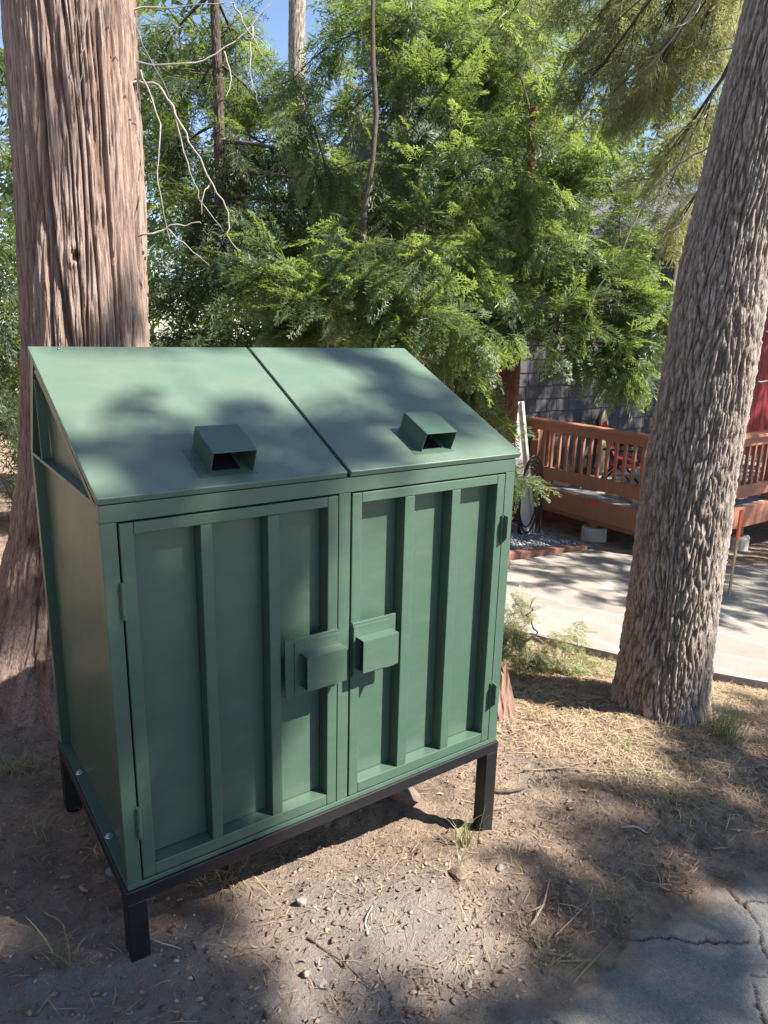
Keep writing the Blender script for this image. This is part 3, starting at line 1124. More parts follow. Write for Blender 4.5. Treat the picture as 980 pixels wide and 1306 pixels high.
TW = M['dead_twig']
dead_branches(cedar, [[(.60, 1.75, 1.935), (.672, 1.70, 1.953), (.763, 1.66, 1.991), (.874, 1.60, 2.011)],
                      [(.64, 1.74, 2.53), (.745, 1.70, 2.53), (.821, 1.66, 2.393), (.898, 1.63, 2.234), (.981, 1.60, 2.085), (.984, 1.58, 1.956), (1.025, 1.56, 1.903)]], .0075, TW)
dead_branches(cedar, [[(.745, 1.668, 1.984), (.82, 1.64, 1.91), (.905, 1.60, 1.832)], [(.80, 1.67, 2.44), (.84, 1.66, 2.25), (.90, 1.64, 2.08), (.985, 1.62, 1.98)],
                      [(.93, 1.63, 2.18), (.89, 1.62, 2.12), (.875, 1.61, 2.04)]], .0045, TW)
dead_branches(cedar, [[(.66, 1.76, 2.62), (.87, 1.70, 2.632), (1.02, 1.66, 2.709), (1.20, 1.62, 2.892), (1.3, 1.58, 3.02)], [(.64, 1.78, 2.80), (.862, 1.70, 2.842), (1.06, 1.64, 2.885)],
                      [(1.02, 1.66, 2.70), (1.02, 1.60, 2.58), (.98, 1.56, 2.50)], [(1.06, 1.64, 2.88), (1.12, 1.6, 2.76), (1.2, 1.58, 2.66)],
                      [(1.13, 1.62, 2.8), (1.10, 1.58, 2.62), (1.13, 1.56, 2.5)], [(.68, 1.72, 2.58), (.73, 1.66, 2.38), (.70, 1.62, 2.15), (.74, 1.6, 1.9)]], .0052, TW)
# the thin bare stem that hangs down the trunk's face, its stub and others
dead_branches(cedar, [[(.52, 1.62, 3.0), (.47, 1.60, 2.78), (.435, 1.60, 2.58), (.415, 1.61, 2.44), (.418, 1.62, 2.36)]], .0042, TW)
dead_branches(cedar, [[(.50, 1.62, 2.95), (.58, 1.60, 2.78), (.68, 1.60, 2.60), (.78, 1.6, 2.42)]], .003, TW)
dead_branches(pine, [[(2.84, .40, 2.44), (2.827, .487, 2.413), (2.762, .583, 2.368), (2.702, .67, 2.282), (2.653, .742, 2.145), (2.615, .798, 1.957), (2.566, .868, 1.796), (2.541, .905, 1.642)]], .0085, TW)
dead_branches(pine, [[(2.90, .2, 1.62), (3.02, .10, 1.60), (3.10, .0, 1.66)], [(2.98, .13, 1.60), (3.04, .12, 1.50), (3.1, .08, 1.46)], [(2.90, .2, 1.40), (3.0, .1, 1.42), (3.08, .02, 1.46)]], .005, TW)

# ------------------------------------------------------------------ house and deck
HY, HX0, HX1, HXS = 4.85, 6.02, 13.6, 9.05
house = empty('house', (HX0, HY, -1.3), 'red house with a grey shingled wall behind the brown deck', 'house')
HO = Vector((-HX0, -HY, 1.3))


def hpart(mb, name, mat, parent=None):
    mb.v = [tuple(Vector(v) + HO) for v in mb.v]
    return mb.build(name, mat, parent or house)


b = MB()
b.box(HX0 + .02, HX1, HY + .035, HY + 5.5, -1.3, 2.75, 0)
wall = hpart(b, 'wall', M['red'])
# shingles, one by one
sh_meshes = []
for wd in (.15, .19, .23):
    b = MB()
    b.hexa([(0, -.024, 0), (wd, -.024, 0), (wd, 0, 0), (0, 0, 0)], [(0, -.006, .20), (wd, -.006, .20), (wd, 0, .20), (0, 0, .20)])
    sh_meshes.append((wd, b.mesh('shingle', M['shingle'])))
row, nsh = 0, 0
rs = random.Random(5)
z = -.22
while z < 2.6:
    x = HX0 + .09
    while x < HXS - .02 and nsh < 298:
        wd, me = rs.choice(sh_meshes)
        s = bpy.data.objects.new('shingle', me)
        s.location = (x - HX0, .034 + rs.uniform(-.004, .0), z + 1.3 + rs.uniform(-.006, .006))
        link(s, wall)
        nsh += 1
        x += wd + .007
    z += .165
# red boards right of the shingles and below the deck
bd = MB()
bd.box(0, .21, -.022, 0, 0, 3.0, .003)
bme = bd.mesh('siding_board', M['red'])
x = HXS + .10
while x < HX1 - .2:
    s = bpy.data.objects.new('siding_board', bme)
    s.location = (x - HX0, .034, 1.03)
    link(s, wall)
    x += .218
bd = MB()
bd.box(0, .21, -.022, 0, 0, .98, .003)
bme = bd.mesh('siding_board', M['red'])
x = HX0 + .10
while x < HX1 - .2:
    s = bpy.data.objects.new('siding_board', bme)
    s.location = (x - HX0, .034, .04)
    link(s, wall)
    x += .218
for x0, x1, z0, z1 in ((HXS - .015, HXS + .09, -.25, 2.7), (HX0 - .01, HX0 + .085, -1.2, 2.7)):
    b = MB()
    b.box(x0, x1, HY - .008, HY + .03, z0, z1, .003)
    hpart(b, 'trim_board', M['white_trim'])
b = MB()
b.hexa([(HX0 - .5, HY - .55, 2.62), (HX1 + .5, HY - .55, 2.62), (HX1 + .5, HY + 6.0, 2.62), (HX0 - .5, HY + 6.0, 2.62)],
       [(HX0 - .5, HY - .55, 2.74), (HX1 + .5, HY - .55, 2.74), (HX1 + .5, HY + 2.8, 4.4), (HX0 - .5, HY + 2.8, 4.4)])
hpart(b, 'roof', M['roof'])
b = MB()
b.box(6.75, 7.75, HY - .012, HY + .02, 1.35, 2.25, .003)
wf = hpart(b, 'window', M['white_trim'])
b = MB()
b.box(6.83, 7.67, HY - .018, HY - .0125, 1.43, 2.17, .0)
hpart(b, 'pane', M['glass'], wf)

# white board leaning against the house corner
b = MB()
pA, pB = Vector((5.86, 4.26, h1(5.86, 4.26) - .03)), Vector((5.80, 4.56, .78))
ax = (pB - pA).normalized()
sd = Vector((.93, -.36, 0)).normalized()
sd = (sd - sd.dot(ax) * ax).normalized()
nn = ax.cross(sd)
mat = Matrix(((sd.x, nn.x, ax.x, pA.x), (sd.y, nn.y, ax.y, pA.y), (sd.z, nn.z, ax.z, pA.z), (0, 0, 0, 1)))
b.box(-.085, .05, -.02, .02, 0, (pB - pA).length, .004, mat)
b.box(.0515, .085, -.05, .03, 0, (pB - pA).length, .004, mat)
tag(b.build('corner_post', M['white_trim']), 'cream painted post standing at the house corner beside the deck', 'post')

# black hose hung in loops on the post
hose = MB()
hc = Vector((5.76, 4.24, -.30))
for k in range(4):
    R0 = .20 + .02 * k
    pts = []
    for i in range(25):
        a = 2 * PI * i / 24
        pts.append(hc + sd * (R0 * .55 * math.sin(a) + .02 * k) + nn * (-.05 + .012 * k) + Vector((0, 0, 1)) * (.36 * math.cos(a) * (1 + .12 * k) - .03 * k * k * (math.cos(a) < 0)))
    hose.tube(pts, .011, 6)
tag(hose.build('garden_hose', M['rubber'], None, True), 'black garden hose hanging in loops on the cream post', 'hose')

DX, DY, DZ = 6.32, 2.62, -.275
deck = empty('wooden_deck', (DX, DY, h1(DX, DY)), 'brown stained wooden deck with spindle railing on concrete piers', 'deck')
DO = -deck.location


def dpart(mb, name, mat, parent=None):
    mb.v = [tuple(Vector(v) + DO) for v in mb.v]
    return mb.build(name, mat, parent or deck)


DX1 = 11.5
y = DY + .004
bl = MB()
bl.box(0, DX1 - DX, 0, .134, -.03, 0, .003)
bme = bl.mesh('floor_board', M['deck_grey'])
while y < HY - .13:
    s = bpy.data.objects.new('floor_board', bme)
    s.location = Vector((DX, y, DZ)) + DO
    link(s, deck)
    y += .140
b = MB(); b.box(DX - .042, DX - .002, DY - .042, HY - .02, -.515, DZ + .004, .004); dpart(b, 'fascia_board', M['brown_stain'])
b = MB(); b.box(DX - .001, DX1, DY - .042, DY - .002, -.515, DZ + .004, .004); dpart(b, 'fascia_board', M['brown_stain_x'])
# railing along the left edge (runs in y) and the front edge (runs in x)
RT = .555
b = MB(); b.box(DX - .075, DX + .075, DY - .08, HY - .03, RT - .036, RT, .005); dpart(b, 'cap_rail', M['brown_stain'])
b = MB(); b.box(DX - .022, DX + .018, DY - .02, HY - .03, RT - .135, RT - .037, .004); dpart(b, 'top_rail', M['brown_stain'])
b = MB(); b.box(DX - .022, DX + .018, DY - .02, HY - .03, -.165, -.02, .004); dpart(b, 'bottom_rail', M['brown_stain'])
b = MB(); b.box(DX + .0755, DX1, DY - .075, DY + .075, RT - .036, RT, .005); dpart(b, 'cap_rail', M['brown_stain_x'])
b = MB(); b.box(DX + .0555, DX1, DY - .022, DY + .018, RT - .135, RT - .037, .004); dpart(b, 'top_rail', M['brown_stain_x'])
b = MB(); b.box(DX + .0555, DX1, DY - .022, DY + .018, -.165, -.02, .004); dpart(b, 'bottom_rail', M['brown_stain_x'])
bl = MB(); bl.box(-.016, .016, -.018, .018, 0, .439, .003)
bme = bl.mesh('baluster', M['brown_stain'])
y = DY + .14
while y < HY - .28:
    s = bpy.data.objects.new('baluster', bme)
    s.location = Vector((DX + .001, y, -.0195)) + DO
    link(s, deck)
    y += .118
x = DX + .16
while x < DX1 - .1:
    s = bpy.data.objects.new('baluster', bme)
    s.location = Vector((x, DY - .002, -.0195)) + DO
    link(s, deck)
    x += .128
for px_, py_ in ((DX + .0685, HY - .12), (DX + .0685, HY - .32), (DX + .07, DY + .07), (DX + 1.9, DY + .07), (DX + 3.8, DY + .07)):
    b = MB(); b.box(px_ - .05, px_ + .05, py_ - .05, py_ + .05, DZ + .001, RT - .037, .004); dpart(b, 'post', M['brown_stain'])
for px_, py_ in ((DX + .10, 3.74), (DX + 1.55, DY + .18), (DX + 3.4, DY + .18)):
    gz = h1(px_, py_)
    b = MB(); b.lathe((px_, py_, gz - .05), [(.15, 0), (.146, .20), (.135, .225)], 20); dpart(b, 'pier', M['concrete_pier'])
    b = MB(); b.box(px_ - .05, px_ + .05, py_ - .05, py_ + .05, gz + .176, DZ - .032, .004); dpart(b, 'support_post', M['brown_stain'])
b = MB(); b.box(DX + .02, DX + .16, 2.9, HY - .1, -.58, -.45, .004); dpart(b, 'beam', M['brown_stain'])
b = MB(); b.box(DX - .052, DX - .0425, 3.63, 3.74, -.315, -.285, .003)
tag(b.build('red_reflector', M['red_plastic']), 'small bright red marker stuck on the deck fascia', 'marker')

# things standing on the deck
ch = empty('patio_chair', (7.05, 3.95, DZ), 'folding patio chair with red patterned cloth behind the railing', 'chair')
for sx in (-.24, .24):
    b = MB(); b.tube([(sx, -.28, 0), (sx, .05, .36), (sx, .24, .78)], .013, 8); b.build('leg', M['black'], ch, True)
    b = MB(); b.tube([(sx, .26, 0), (sx, .0, .34), (sx, -.20, .40)], .013, 8); b.build('leg', M['black'], ch, True)
    b = MB(); b.box(sx - .025, sx + .025, -.22, .20, .50, .525, .006); b.build('armrest', M['black'], ch)
b = MB(); b.hexa([(-.225, -.20, .36), (.225, -.20, .36), (.225, .08, .34), (-.225, .08, .34)], [(-.225, -.20, .40), (.225, -.20, .40), (.225, .08, .38), (-.225, .08, .38)]); b.build('seat', M['red_cloth'], ch)
b = MB(); b.hexa([(-.225, .06, .42), (.225, .06, .42), (.225, .09, .41), (-.225, .09, .41)], [(-.225, .22, .80), (.225, .22, .80), (.225, .25, .79), (-.225, .25, .79)]); b.build('backrest', M['red_cloth'], ch)
ch.rotation_euler = (0, 0, .6)
tb = empty('side_table', (7.85, 3.35, DZ), 'low grey table with a pale top behind the railing', 'table')
b = MB(); b.box(-.55, .35, -.35, .35, .70, .735, .006); b.build('table_top', M['grey_metal'], tb)
for sx in (-.48, .28):
    for sy in (-.28, .28):
        b = MB(); b.tube([(sx, sy, 0), (sx * .95, sy * .95, .70)], .014, 6); b.build('leg', M['grey_metal'], tb, True)
b = MB(); b.add([(-.075, -.012, 0), (.075, -.012, 0), (.075, -.012, .72), (.035, -.012, .80), (0, -.012, .86), (-.035, -.012, .80), (-.075, -.012, .72),
                 (-.075, .012, 0), (.075, .012, 0), (.075, .012, .72), (.035, .012, .80), (0, .012, .86), (-.035, .012, .80), (-.075, .012, .72)],
                [(0, 1, 2, 3, 4, 5, 6), (13, 12, 11, 10, 9, 8, 7)] + [(i, i + 7, (i + 1) % 7 + 7, (i + 1) % 7) for i in range(7)])
pk = b.build('wooden_paddle', M['raw_wood'])
pk.location = (7.72, 4.72, DZ + .001)
pk.rotation_euler = (-.10, .03, 0)
tag(pk, 'pointed tan board leaning upright on the shingled wall', 'board')
b = MB(); b.box(-.14, .14, -.10, .10, 0, .10, .01)
bx = b.build('metal_box', M['grey_metal']); bx.location = (6.62, 4.42, DZ + .001); bx.rotation_euler = (0, 0, .3)
tag(bx, 'flat grey metal box on the deck floor in the railing corner', 'box')
for i, (px_, py_, a) in enumerate(((6.7, 3.75, .3), (6.62, 3.45, 1.1))):
    b = MB(); b.box(-.15, .15, -.035, .035, 0, .04, .004)
    o_ = b.build('board_offcut', M['raw_wood']); o_.location = (px_, py_, DZ + .001); o_.rotation_euler = (0, 0, a)
    tag(o_, ('pale board offcut on the deck floor near the red marker', 'pale board offcut on the deck floor nearest the grey pine')[i], 'board')
# orange marker stake near the deck
gz = h1(5.42, 1.50)
sk = empty('marker_stake', (5.42, 1.50, gz), 'thin orange tipped stake peeping out past the right edge of the grey pine', 'stake')
b = MB(); b.box(-.016, .016, -.006, .006, -.1, .58, .002); b.build('shaft', M['raw_wood'], sk)
b = MB(); b.box(-.019, .019, -.009, .009, .581, .84, .002); b.build('tip', M['orange'], sk)

# timber edging along the gravel
b = MB(); L_ = 1.75; b.box(0, L_, -.045, .045, -.12, .075, .006)
te = b.build('timber_edging', M['timber']); te.location = (4.08, 3.32, h1(4.08, 3.32) + .02)
te.rotation_euler = (0, math.atan2(.105 * L_, L_), math.atan2(.06, 1.72))
tag(te, 'reddish timber edging between the driveway and the gravel strip', 'edging')


# ------------------------------------------------------------------ scattered ground cover
def scatter_points(n, x0, x1, y0, y1, dens=None, avoid=True):
    out = []
    tot = 0
    while tot < n:
        x = RNG.uniform(x0, x1, n)
        y = RNG.uniform(y0, y1, n)
        k = np.ones(n, bool)
        if avoid:
            k &= (poly_dist(x, y, DRIVE) < -.02) & (y > road_edge(x) - .02 * RNG.random(n)) & (np.hypot(x - 2.69, y - .32) > .24) & (np.hypot(x - .28, y - 1.92) > .36)
        if dens is not None:
            k &= RNG.random(n) < dens(x, y)
        out.append(np.stack([x[k], y[k]], 1))
        tot += int(k.sum())
    return np.concatenate(out)[:n]


def straw_density(x, y):
    a = smooth(1.35, 2.1, x + .35 * fbm(x * 2.1, y * 2.1, 1.2, 3)) * smooth(-.45, -.05, y + .25 * fbm(x * 3, y * 3, 4.1, 3))
    bare = bump2(x, y, 1.55, .05, .4, .25, .8)
    return np.clip(.10 + .95 * a - bare + .25 * np.clip(fbm(x * 3.1, y * 3.1, 6.6, 3), 0, 1), .02, 1)


def flakes(name, n, mat, lmin, lmax, wmin, wmax, region, dens, tint, lift=.004, curl=.25, tilt=.35):
    p = scatter_points(n, *region, dens)
    z = H(p[:, 0], p[:, 1])
    a = RNG.uniform(0, 2 * PI, n)
    L = RNG.uniform(lmin, lmax, n)
    Wd = RNG.uniform(wmin, wmax, n)
    pit = RNG.normal(0, tilt, n) * .5
    dx = np.stack([np.cos(a) * np.cos(pit), np.sin(a) * np.cos(pit), np.sin(pit)], 1)
    rl = RNG.normal(0, tilt, n)
    sx = np.stack([-np.sin(a), np.cos(a), rl], 1)
    sx /= np.linalg.norm(sx, axis=1)[:, None]
    bend = RNG.normal(0, curl, n)
    c = np.stack([p[:, 0], p[:, 1], z + lift + np.abs(np.sin(pit)) * L * .35 + RNG.uniform(0, lift, n)], 1)
    V = []
    for t_, wk in ((-.5, .55), (0, 1), (.5, .45)):
        q = c + dx * (t_ * L)[:, None] + sx * (bend * L * (.25 - t_ * t_))[:, None]
        V += [q - sx * (Wd * wk * .5)[:, None], q + sx * (Wd * wk * .5)[:, None]]
    V = np.stack(V, 1).reshape(-1, 3)
    o_ = (np.arange(n) * 6)[:, None]
    F = np.concatenate([o_ + np.array([[0, 2, 3, 1]]), o_ + np.array([[2, 4, 5, 3]])])
    tt = np.repeat(np.clip(RNG.uniform(*tint, n), 0, 1), 6)
    return tag(np_mesh(name, V, F, mat, None, False, {'tint': tt}), kind='stuff')


NEAR = (-.7, 3.3, -.62, 1.9)
flakes('straw', 20000, M['straw'], .025, .085, .0016, .0034, (1.1, 3.7, -.5, 1.9), straw_density, (.15, 1.0), .005, .25, .25)
flakes('pine_needle_litter', 5200, M['straw'], .03, .08, .0012, .0022, NEAR, lambda x, y: .35 + .6 * np.clip(fbm(x * 2.6, y * 2.6, 3.6, 3) + .2, 0, 1), (.0, .75), .003, .15, .15)
flakes('bark_litter', 15000, M['chip'], .005, .020, .002, .007, NEAR, lambda x, y: np.clip(.35 + .9 * fbm(x * 3, y * 3, 2.6, 3), .08, 1), (.0, .72), .003, .5, .6)
flakes('leaf_litter', 120, M['chip'], .015, .045, .006, .016, NEAR, lambda x, y: np.clip(.25 + 1.0 * fbm(x * 2, y * 2, 5.6, 3), .05, 1), (.25, .8), .006, .5, .6)
flakes('bounce_bank_straw', 15000, M['dry_grass'], .06, .18, .006, .012, (-4.0, -.6, -1.5, 9), None, (.2, 1.0), .005, .25, .25)  # straw on the added bank, warms the bounce light on the side panel


def pebbles(name, n, mat, smin, smax, region, dens, pw=2.5, sink=.3, avoid=True):
    p = scatter_points(n, *region, dens, avoid)
    z = H(p[:, 0], p[:, 1])
    s = smin + (smax - smin) * RNG.random(n) ** pw
    base = np.array([(1, 0, 0), (-1, 0, 0), (0, 1, 0), (0, -1, 0), (0, 0, 1), (0, 0, -1), (.62, .62, .5), (-.62, .6, .5), (.6, -.62, .5), (-.6, -.62, .5)])
    F0 = np.array([(0, 6, 4), (6, 2, 4), (2, 7, 4), (7, 1, 4), (1, 9, 4), (9, 3, 4), (3, 8, 4), (8, 0, 4), (0, 2, 6), (2, 1, 7), (1, 3, 9), (3, 0, 8), (2, 0, 5), (1, 2, 5), (3, 1, 5), (0, 3, 5)])
    j = base[None] * (1 + RNG.normal(0, .2, (n, 10, 1)))
    a = RNG.uniform(0, 2 * PI, n)
    e = np.stack([RNG.uniform(.7, 1.3, n), RNG.uniform(.6, 1.0, n), RNG.uniform(.28, .6, n)], 1)
    j = j * e[:, None] * s[:, None, None]
    X = j[..., 0] * np.cos(a)[:, None] - j[..., 1] * np.sin(a)[:, None] + p[:, 0:1]
    Y = j[..., 0] * np.sin(a)[:, None] + j[..., 1] * np.cos(a)[:, None] + p[:, 1:2]
    Zz = j[..., 2] + (z + s * e[:, 2] * (1 - sink * 2))[:, None]
    V = np.stack([X, Y, Zz], -1).reshape(-1, 3)
    F = (F0[None] + (np.arange(n) * 10)[:, None, None]).reshape(-1, 3)
    return tag(np_mesh(name, V, F, mat, None, False, {'tint': np.repeat(RNG.random(n), 10)}), kind='stuff')


pebbles('dirt_clods', 10000, M['pebble'], .0014, .0105, NEAR, lambda x, y: np.clip(.25 + ash_map(x, y) * .6 + .5 * fbm(x * 4, y * 4, 7.2, 2), .05, 1), 5)
pebbles('gravel', 5000, M['gravel'], .010, .028, (4.1, 6.1, 3.42, 4.8), None, 1.2, .3)


def rock(label, x, y, s, mat, seed, name='rock', squash=.65):
    rng = np.random.default_rng(seed)
    bm = bmesh.new()
    bmesh.ops.create_icosphere(bm, subdivisions=3, radius=1)
    pl = [Vector(v).normalized() for v in rng.normal(size=(9, 3))]
    for v in bm.verts:
        d = v.co.normalized()
        k = min(1, min(.56 / max(d.dot(n_), .05) for n_ in pl))
        k *= 1 + .10 * float(perlin(d.x * 3 + seed, d.y * 3, d.z * 3))
        v.co = Vector((d.x * s * k * 1.15, d.y * s * k * .9, d.z * s * k * squash))
    me = bpy.data.meshes.new(name)
    bm.to_mesh(me)
    bm.free()
    me.materials.append(mat)
    o_ = bpy.data.objects.new(name, me)
    o_.location = (x, y, h1(x, y) + s * squash * .30)
    o_.rotation_euler = (rng.uniform(-.2, .2), rng.uniform(-.2, .2), rng.uniform(0, 6))
    link(o_)
    return tag(o_, label, 'rock', 'loose rocks on the dirt')


rock('pale angular pebble on the dirt below the left door', .450, -.036, .020, M['pale_rock'], 1)
rock('grey rounded pebble on the dust beside the asphalt edge', .688, -.472, .019, M['rock'], 2)
rock('white chip of stone just right of the front left leg', .155, -.035, .017, M['pale_rock'], 3)
rock('dark brown boulder half buried beneath the enclosure', 1.06, .30, .070, M['brown_rock'], 4)
rock('flat grey stone lying behind the front left leg', .06, .36, .045, M['rock'], 5)
rock('dark clod in the hollow between mound and grass tuft', .905, -.185, .030, M['brown_rock'], 6)
rock('white pebble near the bottom edge of the dusty ground', .37, -.29, .020, M['pale_rock'], 8)
rock('buff slab of stone under the middle of the enclosure', .72, .33, .075, M['brown_rock'], 10, squash=.35)
rock('grey pebble at the foot of the mound in the shade', 1.06, -.20, .017, M['rock'], 13)


def stick(label, P, r, mat=M['stick'], fork=None):
    b_ = MB()
    pts = [Vector((x, y, h1(x, y) + dz)) for x, y, dz in P]
    f = [pts[0].lerp(pts[-1], 0)]
    full = []
    for a_, c_ in zip(pts, pts[1:]):
        full += [a_.lerp(c_, t_) + Vector((random.gauss(0, r * .35), random.gauss(0, r * .35), 0)) for t_ in (0, .33, .66)]
    full.append(pts[-1])
    b_.tube(full, [r * (1 - .55 * i / (len(full) - 1)) for i in range(len(full))], 6)
    if fork:
        b_.tube([full[len(full) // 2], Vector((fork[0], fork[1], h1(fork[0], fork[1]) + fork[2]))], [r * .7, r * .3], 5)
    return tag(b_.build('fallen_stick', mat, None, True), label, 'stick', 'fallen sticks on the dirt')


stick('pale bent twig lying on the sunlit dirt mound', [(.545, -.23, .008), (.568, -.185, .012), (.605, -.165, .010)], .0042, M['dead_twig'])
stick('long grey stick pointing away from the asphalt edge', [(.985, -.40, .008), (1.08, -.365, .016), (1.18, -.30, .014)], .0050, M['stick'], (1.02, -.36, .01))
stick('dark stick lying right of the front right leg', [(1.37, .16, .012), (1.44, .125, .014), (1.50, .12, .012)], .008, M['branch'])
stick('thin twig with a forked end near the grass by the asphalt', [(1.02, -.46, .006), (1.12, -.445, .012), (1.22, -.42, .008)], .003, M['stick'], (1.15, -.40, .02))
stick('brown twig lying across the straw below the pine', [(1.60, .22, .01), (1.78, .14, .016), (1.95, .0, .01)], .0035, M['stick'])
stick('curled grey twig at the left front corner of the dirt', [(.02, .10, .006), (.06, .02, .02), (.115, -.02, .006)], .0035, M['dead_twig'])
stick('short pale stick on the shaded dirt right of the mound', [(1.62, -.23, .006), (1.67, -.26, .012), (1.70, -.29, .006)], .006, M['dead_twig'])
stick('thin root crossing the dusty ground below the pale pebble', [(.40, -.16, .004), (.44, -.26, .012), (.47, -.36, .004)], .003, M['branch'])
stick('long thin twig on the dust left of the black leg', [(-.16, .30, .005), (-.12, .20, .012), (-.13, .08, .006)], .003, M['stick'])

# split chunk of red wood leaning behind the right side of the enclosure
b = MB()
b.hexa([(-.06, -.045, -.05), (.055, -.05, -.05), (.075, .05, -.05), (-.055, .06, -.05)], [(-.075, .03, .21), (-.015, .0, .27), (.0, .08, .25), (-.06, .10, .20)])
bm = bmesh.new()
me = b.mesh('log', M['log'])
bm.from_mesh(me)
bmesh.ops.subdivide_edges(bm, edges=list(bm.edges), cuts=7, use_grid_fill=True)
for v in bm.verts:
    n_ = float(perlin(v.co.x * 45, v.co.y * 45, v.co.z * 4))
    v.co += Vector((n_ * .012, n_ * .012, 0))
bm.to_mesh(me)
bm.free()
lg = link(bpy.data.objects.new('wood_chunk', me))
lg.location = (1.93, .66, h1(1.93, .66))
tag(lg, 'split chunk of reddish wood standing at the enclosure right rear side', 'log')


def grass_tuft(label, x, y, n, hgt, spread, mat, seed, lean=(0, 0), wid=.0032):
    rng = np.random.default_rng(seed)
    V, F, T = [], [], []
    for i in range(n):
        a = rng.uniform(0, 2 * PI)
        p = np.array([x + rng.normal(0, spread * .28), y + rng.normal(0, spread * .28), 0])
        p[2] = h1(p[0], p[1]) - .006
        h_ = hgt * rng.uniform(.45, 1.1)
        out = np.array([math.cos(a) + lean[0], math.sin(a) + lean[1], 0]) * spread * rng.uniform(.3, 1.5)
        s = np.array([-math.sin(a), math.cos(a), 0]) * wid * rng.uniform(.6, 1.2)
        k = len(V)
        tt = rng.uniform(.0, 1)
        droop = rng.uniform(.0, .55)
        for j in range(5):
            t_ = j / 4
            q = p + out * t_ ** 1.6 + np.array([0, 0, h_ * (t_ - droop * t_ ** 3)])
            w_ = (1 - t_ ** 1.5) * .5 + .04
            V += [q - s * w_, q + s * w_]
            T += [tt, tt]
        for j in range(4):
            F.append((k + 2 * j, k + 2 * j + 1, k + 2 * j + 3, k + 2 * j + 2))
    o_ = np_mesh('grass_tuft', np.array(V), np.array(F), mat, None, True, {'tint': np.array(T)}, loc=(x, y, h1(x, y)))
    return tag(o_, label, 'grass', 'grass tufts on the bare ground')


GR, DG = M['grass'], M['dry_grass']
grass_tuft('upright green grass tuft in front of the front right leg', 1.055, -.045, 34, .15, .07, GR, 1)
grass_tuft('tall pale grass tuft at the right foot of the pine', 2.66, -.02, 120, .26, .12, GR, 2, (.2, -.1))
grass_tuft('sprawling grey green grass on the shaded dirt below the pine', 1.98, -.19, 60, .06, .20, GR, 3, (-.3, .1), .004)
grass_tuft('sprawling dry grass tuft left of the cedar root', -.10, 1.08, 70, .13, .15, GR, 4, (-.3, -.2))
grass_tuft('small green weed tuft in the lower left dirt', -.145, .08, 11, .13, .055, GR, 5, (.1, 0), .006)
grass_tuft('green tuft at the edge of the asphalt', 1.30, -.44, 30, .05, .08, GR, 6)
grass_tuft('few long flat blades lying beside the asphalt edge', .93, -.50, 12, .03, .15, GR, 7, (.4, -.1), .006)
grass_tuft('matted dry grass under the front of the enclosure', .33, .24, 90, .05, .16, DG, 8)
grass_tuft('matted dry grass under the left door', .55, .30, 70, .05, .13, DG, 9)
grass_tuft('dry tuft beneath the left side of the stand', .05, .46, 26, .08, .07, DG, 10)
grass_tuft('thin tuft on the dirt left of the enclosure', -.10, .62, 12, .11, .05, GR, 11)
grass_tuft('low green patch in the straw left of the pine', 2.15, .12, 50, .05, .16, GR, 12)
grass_tuft('dry tuft between the seedling and the wood chunk', 2.0, .82, 40, .16, .08, DG, 13)
grass_tuft('sparse tuft in the hollow beside the dark clod', .95, -.12, 14, .09, .05, GR, 14)
grass_tuft('straw coloured tuft right of the wood chunk', 2.06, .58, 40, .09, .09, DG, 15)
grass_tuft('low dry tuft on the straw slope above the streaks', 2.25, -.12, 40, .07, .12, DG, 16)
grass_tuft('thin tall stems at the driveway edge right of the pine', 3.15, .12, 12, .30, .10, DG, 17)

# ------------------------------------------------------------------ trees behind
rng = np.random.default_rng(5)


def field(x, y, z, r, n, sh=0):
    return (x, y, z, r, n, sh)


def seedling():
    x, y = 2.50, 1.06
    cl = [(x + .02, y - .03, h1(x, y) + .12, .18, 60, .1), (x + .16, y - .10, h1(x, y) + .20, .14, 30, .35), (x - .12, y + .08, h1(x, y) + .20, .15, 34, 0), (x, y + .02, h1(x, y) + .34, .10, 20, .1),
          (x + .22, y - .26, h1(x, y) + .07, .13, 26, .4), (x - .18, y - .05, h1(x, y) + .28, .11, 20, -.1)]
    cl = [(a_, b_, c_ - .03, d_ * .85, e_, f_) for a_, b_, c_, d_, e_, f_ in cl]
    tree('cedar_seedling', 'low pale green cedar seedling on the straw between enclosure and pine', (x, y, h1(x, y) - .02), (x, y, h1(x, y) + .42), .010, cl, M['needle'], SPRAYS, M['branch'],
         scale=(.07, .13), tint=(.2, .9), limb_r=.003, hang=.1, dens=1.8, rng=np.random.default_rng(3))


seedling()

